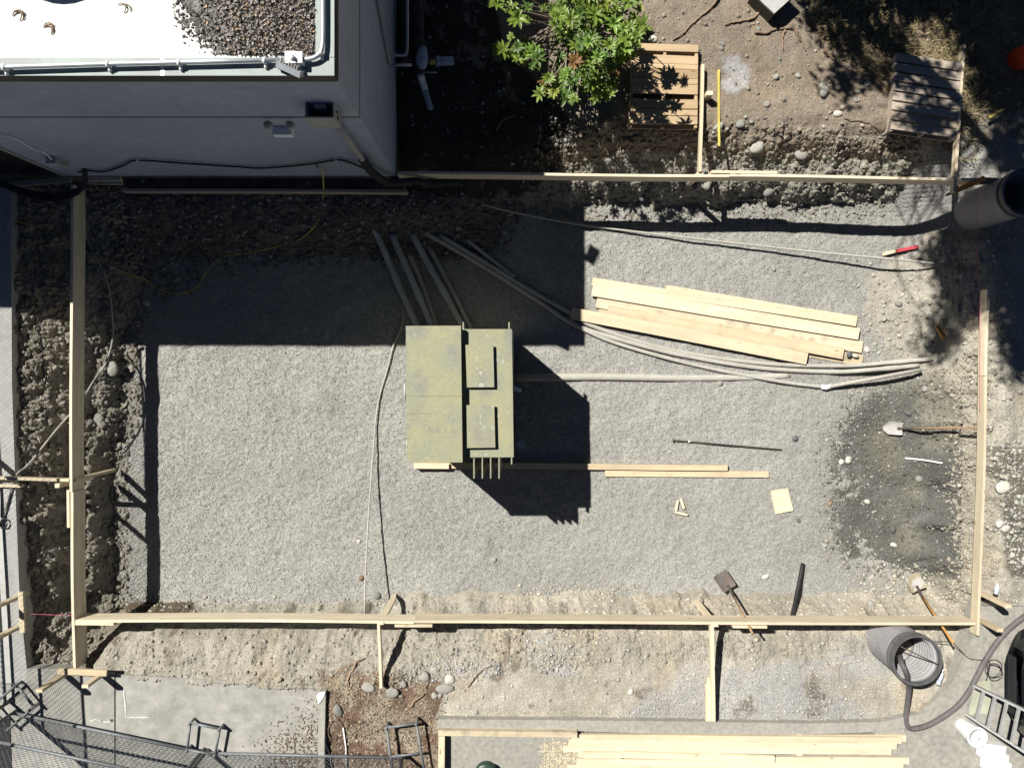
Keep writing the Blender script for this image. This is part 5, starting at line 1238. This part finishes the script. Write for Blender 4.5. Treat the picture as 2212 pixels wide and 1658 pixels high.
for (x, y, z, w_, l_, h_, rz_, lab) in [(2322, 1757, .17, .30, .22, .16, -.15, 'topmost white foam box in the pile by the bucket'), (2330, 1782, .10, .30, .24, .16, -.05, 'middle white foam box of the pile by the bucket'), (2338, 1806, .06, .34, .24, .10, .06, 'lowest white foam box cut by the picture edge')]:
    t = thing('foam_box', lab, 'foam box', P(x, y, z - h_ / 2), 'white foam boxes by the bucket')
    p = P(x, y, z); MB().box((p.x, p.y, z - .02), (w_, l_, h_ - .04), rz_).build('box_body', M_white, t); MB().box((p.x, p.y, z + h_ / 2 - .019), (w_ + .012, l_ + .012, .038), rz_).build('lid', M_white, t)
tag(MB().prism([(p.x, p.y) for p in pv([(2270, 1598), (2318, 1592), (2322, 1668), (2270, 1672)])], .014, .026).build('board_scrap', M('pale_board', (.42, .43, .33), fine=.1)), 'pale greenish board scrap under the ladder end', 'board')
ld = thing('ladder', 'grey metal ladder lying towards the dark car', 'ladder', P(2270, 1640, .1))
u0, u1 = P(2284, 1606, .28), P(2480, 1700, 1.12); l0, l1 = P(2266, 1674, .28), P(2462, 1800, 1.12)
for a_, b2 in ((u0, u1), (l0, l1)): board('rail', a_, b2, .085, .03, M_ladder, up=Vector((0, 0, 1)).cross(b2 - a_), parent=ld, seg=2, warp=0)
for k in range(7):
    s_ = .12 + k * .145; board('rung', u0.lerp(u1, s_), l0.lerp(l1, s_), .036, .03, M_ladder, parent=ld, seg=2, warp=0)
board('end_bar', u0, l0, .012, .02, M_ladder, parent=ld, seg=2, warp=0)

# parked car, only its nose inside the picture
car = thing('parked_car', 'dark car with its rounded nose behind the ladder', 'car', (9.2, -4.35, 0))
def car_body():
    cx_, cy_ = 6.90, -4.38
    secs = [(0.0, .30, .62, .52), (.06, .24, .70, .74), (.25, .22, .80, .86), (.7, .2, .92, .93), (1.2, .2, .98, .95), (2.6, .2, 1.0, .96), (3.9, .22, 1.0, .94), (4.35, .26, .92, .86), (4.5, .34, .8, .7)]
    vs, fs = [], []; n = 22
    for dx, z0, z1, hw in secs:
        for j in range(n):
            a_ = 2 * math.pi * j / n; c_, s_ = math.cos(a_), math.sin(a_)
            yy = hw * math.copysign(abs(c_) ** .35, c_); zz = (z0 + z1) / 2 + (z1 - z0) / 2 * math.copysign(abs(s_) ** .45, s_)
            bow = .30 * (yy / .96) ** 2 * max(0, 1 - dx / 1.0)
            vs.append((cx_ + dx + bow, cy_ + yy, zz))
    for i in range(len(secs) - 1):
        for j in range(n): fs.append((i * n + j, i * n + (j + 1) % n, (i + 1) * n + (j + 1) % n, (i + 1) * n + j))
    fs.append(tuple(range(n))); fs.append(tuple((len(secs) - 1) * n + j for j in range(n)))
    return MB().add(vs, fs)
bd = car_body().build('body', M_car, car, True)
cab = MB().prism([(8.05, -5.15), (10.9, -5.1), (10.9, -3.6), (8.05, -3.55)], .96, 1.0)
vs = [(7.7, -5.2, .95), (10.7, -5.2, .95), (10.7, -3.5, .95), (7.7, -3.5, .95), (8.5, -5.0, 1.45), (10.2, -5.0, 1.45), (10.2, -3.7, 1.45), (8.5, -3.7, 1.45)]
MB().add(vs, [(0, 1, 5, 4), (1, 2, 6, 5), (2, 3, 7, 6), (3, 0, 4, 7)]).build('glasshouse', M_glass, car)
MB().box((9.35, -4.35, 1.465), (1.75, 1.32, .03)).build('roof', M_car, car)
hoodline = [Vector((7.02 + .30 * (yy / .96) ** 2, -4.38 + yy, .80 - .05 * (yy / .9) ** 2)) for yy in [-.78 + k * .13 for k in range(13)]]
MB().tube(hoodline, .017, 8).build('hood_highlight', M_galv, car, True)  # pale tube imitates the blue-grey highlight along the hood's leading edge
for sgn in (-1, 1):
    hy = -4.35 + sgn * .68
    MB().lathe([(0, .05), (.07, .045), (.1, .02), (.11, -.03), (0, -.03)], (7.16, hy, .66), 18, Matrix.Rotation(math.radians(-70), 3, 'Y')).build('headlight', M_bottle, car, True)
    for wx in (7.75, 10.4):
        wh = MB().lathe([(.2, -.1), (.32, -.1), (.33, -.05), (.33, .05), (.32, .1), (.2, .1)], (wx, -4.35 + sgn * .84, .33), 28, Matrix.Rotation(math.radians(90), 3, 'X')).build('wheel', M_black, car, True)
        MB().lathe([(0, .09), (.2, .1), (.2, -.1), (0, -.09)], (wx, -4.35 + sgn * .84, .33), 20, Matrix.Rotation(math.radians(90), 3, 'X')).build('rim', M_galv, wh)
MB().box((6.93, -4.38, .42), (.04, .8, .12)).build('grille', M_black, car)

# ================================================================ RHODODENDRON
M_leaf = None
def leaf_mat():
    m, nt, b = nodes_of('glossy_leaf')
    a = nt.nodes.new('ShaderNodeVertexColor'); a.layer_name = 'Col'
    nt.links.new(a.outputs['Color'], b.inputs['Base Color']); b.inputs['Roughness'].default_value = .42; b.inputs['Specular IOR Level'].default_value = .4
    t = nt.nodes.new('ShaderNodeBsdfTranslucent'); nt.links.new(mix(nt, 1.0, a.outputs['Color'], (1.3, 1.5, .6), 'MULTIPLY'), t.inputs['Color'])
    mx = nt.nodes.new('ShaderNodeMixShader'); mx.inputs[0].default_value = .22
    nt.links.new(b.outputs[0], mx.inputs[1]); nt.links.new(t.outputs[0], mx.inputs[2]); nt.links.new(mx.outputs[0], nt.nodes['Material Output'].inputs['Surface'])
    return m
M_leaf = leaf_mat()
bush = thing('rhododendron', 'leafy green rhododendron bush with whorled leaves beside the brown pallet', 'bush', P(1340, 60, 0))
lobes = [([(1062, 10), (1075, -30), (1200, -40), (1205, 60), (1180, 40), (1150, 60), (1070, 40)], 17, .9, 1.5), ([(1058, 88), (1100, 70), (1150, 95), (1190, 130), (1200, 170), (1165, 150), (1075, 115)], 22, .7, 1.2),
         ([(1200, -40), (1390, -40), (1388, 60), (1370, 110), (1330, 160), (1310, 180), (1215, 120), (1195, 60)], 135, .8, 1.75), ([(1160, 170), (1240, 130), (1330, 160), (1320, 210), (1250, 220), (1200, 205), (1165, 225)], 36, .6, 1.15), ([(1195, -40), (1390, -40), (1385, 90), (1330, 190), (1240, 205), (1200, 150)], 60, .3, .75)]
spots_ = []
for poly, n_, za, zb_ in lobes:
    q2 = [Vector((x * 1.085, y * 1.085, 0)) for x, y in poly]
    x0_, x1_, y0_, y1_ = min(p.x for p in q2), max(p.x for p in q2), min(p.y for p in q2), max(p.y for p in q2)
    got = 0; tries = 0
    while got < n_ and tries < 6000:
        tries += 1
        x, y = random.uniform(x0_, x1_), random.uniform(y0_, y1_)
        if not pin(x, y, q2): continue
        p = P(x, y, random.uniform(za, zb_))
        if any((p - s_[0]).length < .085 for s_ in spots_): continue
        spots_.append((p, 0)); got += 1
Vs, Fs, Cs, off_ = [], [], [], 0
lv, lf_ = leaf_base(1.0, .33, -.3); lv = lv + np.array((.5, 0, 0))
baseP = P(1345, 70, 0); stems = MB()
for p, _ in spots_:
    for sub in range(1):
        nl = random.randint(7, 11); big = random.choice((.065, .08, .09, .10, .115, .15)); ph = random.uniform(0, 6); tl = Vector((random.gauss(0, .22), random.gauss(0, .22), 1)).normalized()
        hue = random.random(); cbase = np.array((.15, .22, .035)) if hue < .55 else np.array((.09, .16, .035)) if hue < .82 else np.array((.22, .25, .035)) if hue < .86 else np.array((.20, .11, .04)) if hue < .88 else np.array((.17, .27, .05))
        Rt = np.array(Vector((0, 0, 1)).rotation_difference(tl).to_matrix())
        for k in range(nl + 4):
            inner_ = k >= nl
            a_ = ph + k * 2 * math.pi / nl + random.gauss(0, .12); el_ = random.uniform(.05, .35) if not inner_ else random.uniform(.7, 1.1)
            L_ = big * random.uniform(.8, 1.15) * (.6 if inner_ else 1)
            Ry = np.array([[math.cos(el_), 0, -math.sin(el_)], [0, 1, 0], [math.sin(el_), 0, math.cos(el_)]])
            Rz = np.array([[math.cos(a_), -math.sin(a_), 0], [math.sin(a_), math.cos(a_), 0], [0, 0, 1]])
            v = (lv * L_) @ (Rt @ Rz @ Ry).T + np.array(p[:])
            Vs.append(v); Fs.append(lf_ + off_); off_ += len(v)
            Cs.append(np.tile(cbase * random.uniform(.7, 1.25), (len(v), 1)))
    # lower, older leaves
    mid_ = baseP.lerp(p, .55) + Vector((random.gauss(0, .08), random.gauss(0, .08), random.uniform(0, .12)))
    if random.random() < .75: stems.tube(spline([baseP + Vector((random.gauss(0, .12), random.gauss(0, .12), 0)), mid_, p - tl * .07, p], 3), [.014, .012, .011, .009, .008, .007, .006, .006, .005, .005], 5)
np_mesh('foliage', np.concatenate(Vs), np.concatenate(Fs), M_leaf, bush, np.concatenate(Cs), smooth=True)
stems.build('branches', M('bush_bark', (.22, .17, .13), (.32, .28, .24), fine=.3), bush, True)

# ================================================================ SHADE TREES standing just outside the picture
def tree(label, base, hgt, crown_lo, blobs, nleaf, leafsize, trunk_r=.16):
    t = thing('shade_tree', label, 'tree', base)
    tip = base + Vector((random.gauss(0, .1), random.gauss(0, .1), hgt)); mb = MB()
    mb.tube(spline([base, base.lerp(tip, .4) + Vector((.08, -.05, 0)), tip], 6), [trunk_r * (1 - .07 * i) for i in range(13)], 10)
    P_, S_ = [], []
    for c_, r_, w_ in blobs:
        c_ = Vector(c_)
        mb.tube(spline([base.lerp(tip, max(.15, min(.95, (c_.z - base.z) / hgt * .8))), base.lerp(c_, .7) + Vector((0, 0, .3)), c_], 4), [.022 - .0018 * i for i in range(9)], 5)
        n_ = int(nleaf * w_); u = RNG.normal(0, 1, (n_, 3)); u /= np.linalg.norm(u, axis=1)[:, None]
        u *= (RNG.uniform(0, 1, (n_, 1)) ** .45) * np.array(r_)
        cl = RNG.normal(0, 1, (max(4, n_ // 45), 3)); cl /= np.linalg.norm(cl, axis=1)[:, None]; cl *= (RNG.uniform(.1, 1, (len(cl), 1)) ** .5) * np.array(r_)
        near = cl[RNG.integers(0, len(cl), n_)]; u = np.where(RNG.uniform(0, 1, (n_, 1)) < .88, near + RNG.normal(0, .13, (n_, 3)), u)
        P_.append(u + np.array(c_[:]))
    P_ = np.concatenate(P_); n_ = len(P_); lv2, lf2 = leaf_base(1.0, .5, .2)
    v, f, c_ = scatter(lv2, lf2, rotmats(n_, 1.3) * RNG.uniform(.6, 1.3, (n_, 1, 1)) * leafsize, P_, np.array((.05, .10, .025)) * RNG.uniform(.6, 1.5, (n_, 1)))
    mb.build('trunk', M('tree_bark', (.11, .09, .07), fine=.4, bumps=.5), t, True)
    np_mesh('crown', v, f, M_leaf, t, c_)
    return t
def sh(px, py, h, zg=0.0):
    """where something at height h above the ground must be to shade this spot"""
    p = P(px, py, zg); return (p.x - .615 * h, p.y + .525 * h, zg + h)

tree('tall leafy tree whose crown shades the dark soil beyond the grey pallet', Vector((3.6, 8.4, 0)), 7.2, 3,
     [(sh(2270, -40, 4.8), (1.0, .55, .7), 1.3), (sh(2370, -60, 4.5), (1.2, .8, .8), 1.3), (sh(2370, 110, 5.6), (.75, .45, .5), 1.0), (sh(2300, 40, 5.1), (.42, .24, .35), .28), (sh(2120, -10, 4.3), (.5, .28, .35), .30), (sh(2010, 20, 4.2), (.25, .16, .3), .08),
      (sh(1985, 105, 4.7), (.24, .16, .3), .07), (sh(2090, 95, 5.0), (.24, .17, .3), .07), (sh(2120, 190, 5.4), (.15, .22, .25), .05), (sh(2200, 210, 5.8), (.17, .15, .25), .04), (sh(1925, 30, 4.2), (.2, .25, .25), .06), (sh(2385, 215, 6.3), (.55, .35, .4), .55),
      (sh(2040, 180, 5.3), (.18, .14, .25), .04), (sh(2365, 330, 6.6), (.32, .2, .3), .12), (sh(1975, 195, 5.1), (.14, .22, .2), .04), (sh(2210, 290, 5.9), (.10, .10, .2), .02)], 6500, .10)
tree('taller ragged tree throwing streaky shade over the mud side board', Vector((3.2, 6.6, 0)), 10.5, 6,
     [(sh(2365, 620, 7.2, -.1), (.7, .5, .5), 1.1), (sh(2320, 560, 7.1, -.2), (.5, .25, .4), .34), (sh(2392, 760, 7.7, -.1), (.3, .4, .3), .32), (sh(2245, 680, 7.4, -.5), (.17, .42, .3), .22), (sh(2200, 790, 7.9, -.7), (.12, .3, .25), .10),
      (sh(2290, 700, 7.6, -.2), (.2, .2, .25), .11), (sh(2390, 860, 8.2, -.1), (.14, .28, .25), .08), (sh(2265, 610, 7.2, -.4), (.26, .2, .25), .16), (sh(2190, 600, 7.0, -.8), (.3, .08, .2), .08), (sh(2285, 492, 6.6, .1), (.48, .34, .3), 1.0), (sh(2345, 485, 6.7, -.1), (.6, .3, .35), .5), (sh(2180, 340, 6.4, -.3), (.3, .1, .2), .10)], 6500, .09)

# ================================================================ CAMERA, SKY, SUN
cam = bpy.data.cameras.new('camera'); co = bpy.data.objects.new('camera', cam); C.objects.link(co)
co.location = (0, 0, H); cam.sensor_width = 36; cam.lens = 36 * F / 2400; cam.clip_end = 500
cam.shift_x = -(CX - 1200) / 2400; cam.shift_y = (CY - 899.5) / 2400
bpy.context.scene.camera = co
SUN = Vector((.615, -.525, -1.0)).normalized()
sl = bpy.data.lights.new('sun', 'SUN'); sl.energy = 5.0; sl.angle = math.radians(.5); sl.color = (1.0, .955, .88)
so = bpy.data.objects.new('sun', sl); C.objects.link(so); so.rotation_euler = SUN.to_track_quat('-Z', 'Y').to_euler()
w = bpy.data.worlds.new('World'); bpy.context.scene.world = w; w.use_nodes = True
nt = w.node_tree; bg = nt.nodes['Background']; sky = nt.nodes.new('ShaderNodeTexSky'); sky.sky_type = 'NISHITA'; sky.sun_disc = False
sky.sun_elevation = math.asin(-SUN.z); sky.sun_rotation = math.atan2(-SUN.x, -SUN.y)
sky.air_density = .22; sky.dust_density = 0.0; sky.altitude = 500
nt.links.new(sky.outputs['Color'], bg.inputs['Color']); bg.inputs['Strength'].default_value = .05
vs_ = bpy.context.scene.view_settings; vs_.view_transform = 'Standard'; vs_.look = 'None'; vs_.exposure = 0.68; vs_.gamma = 1.0
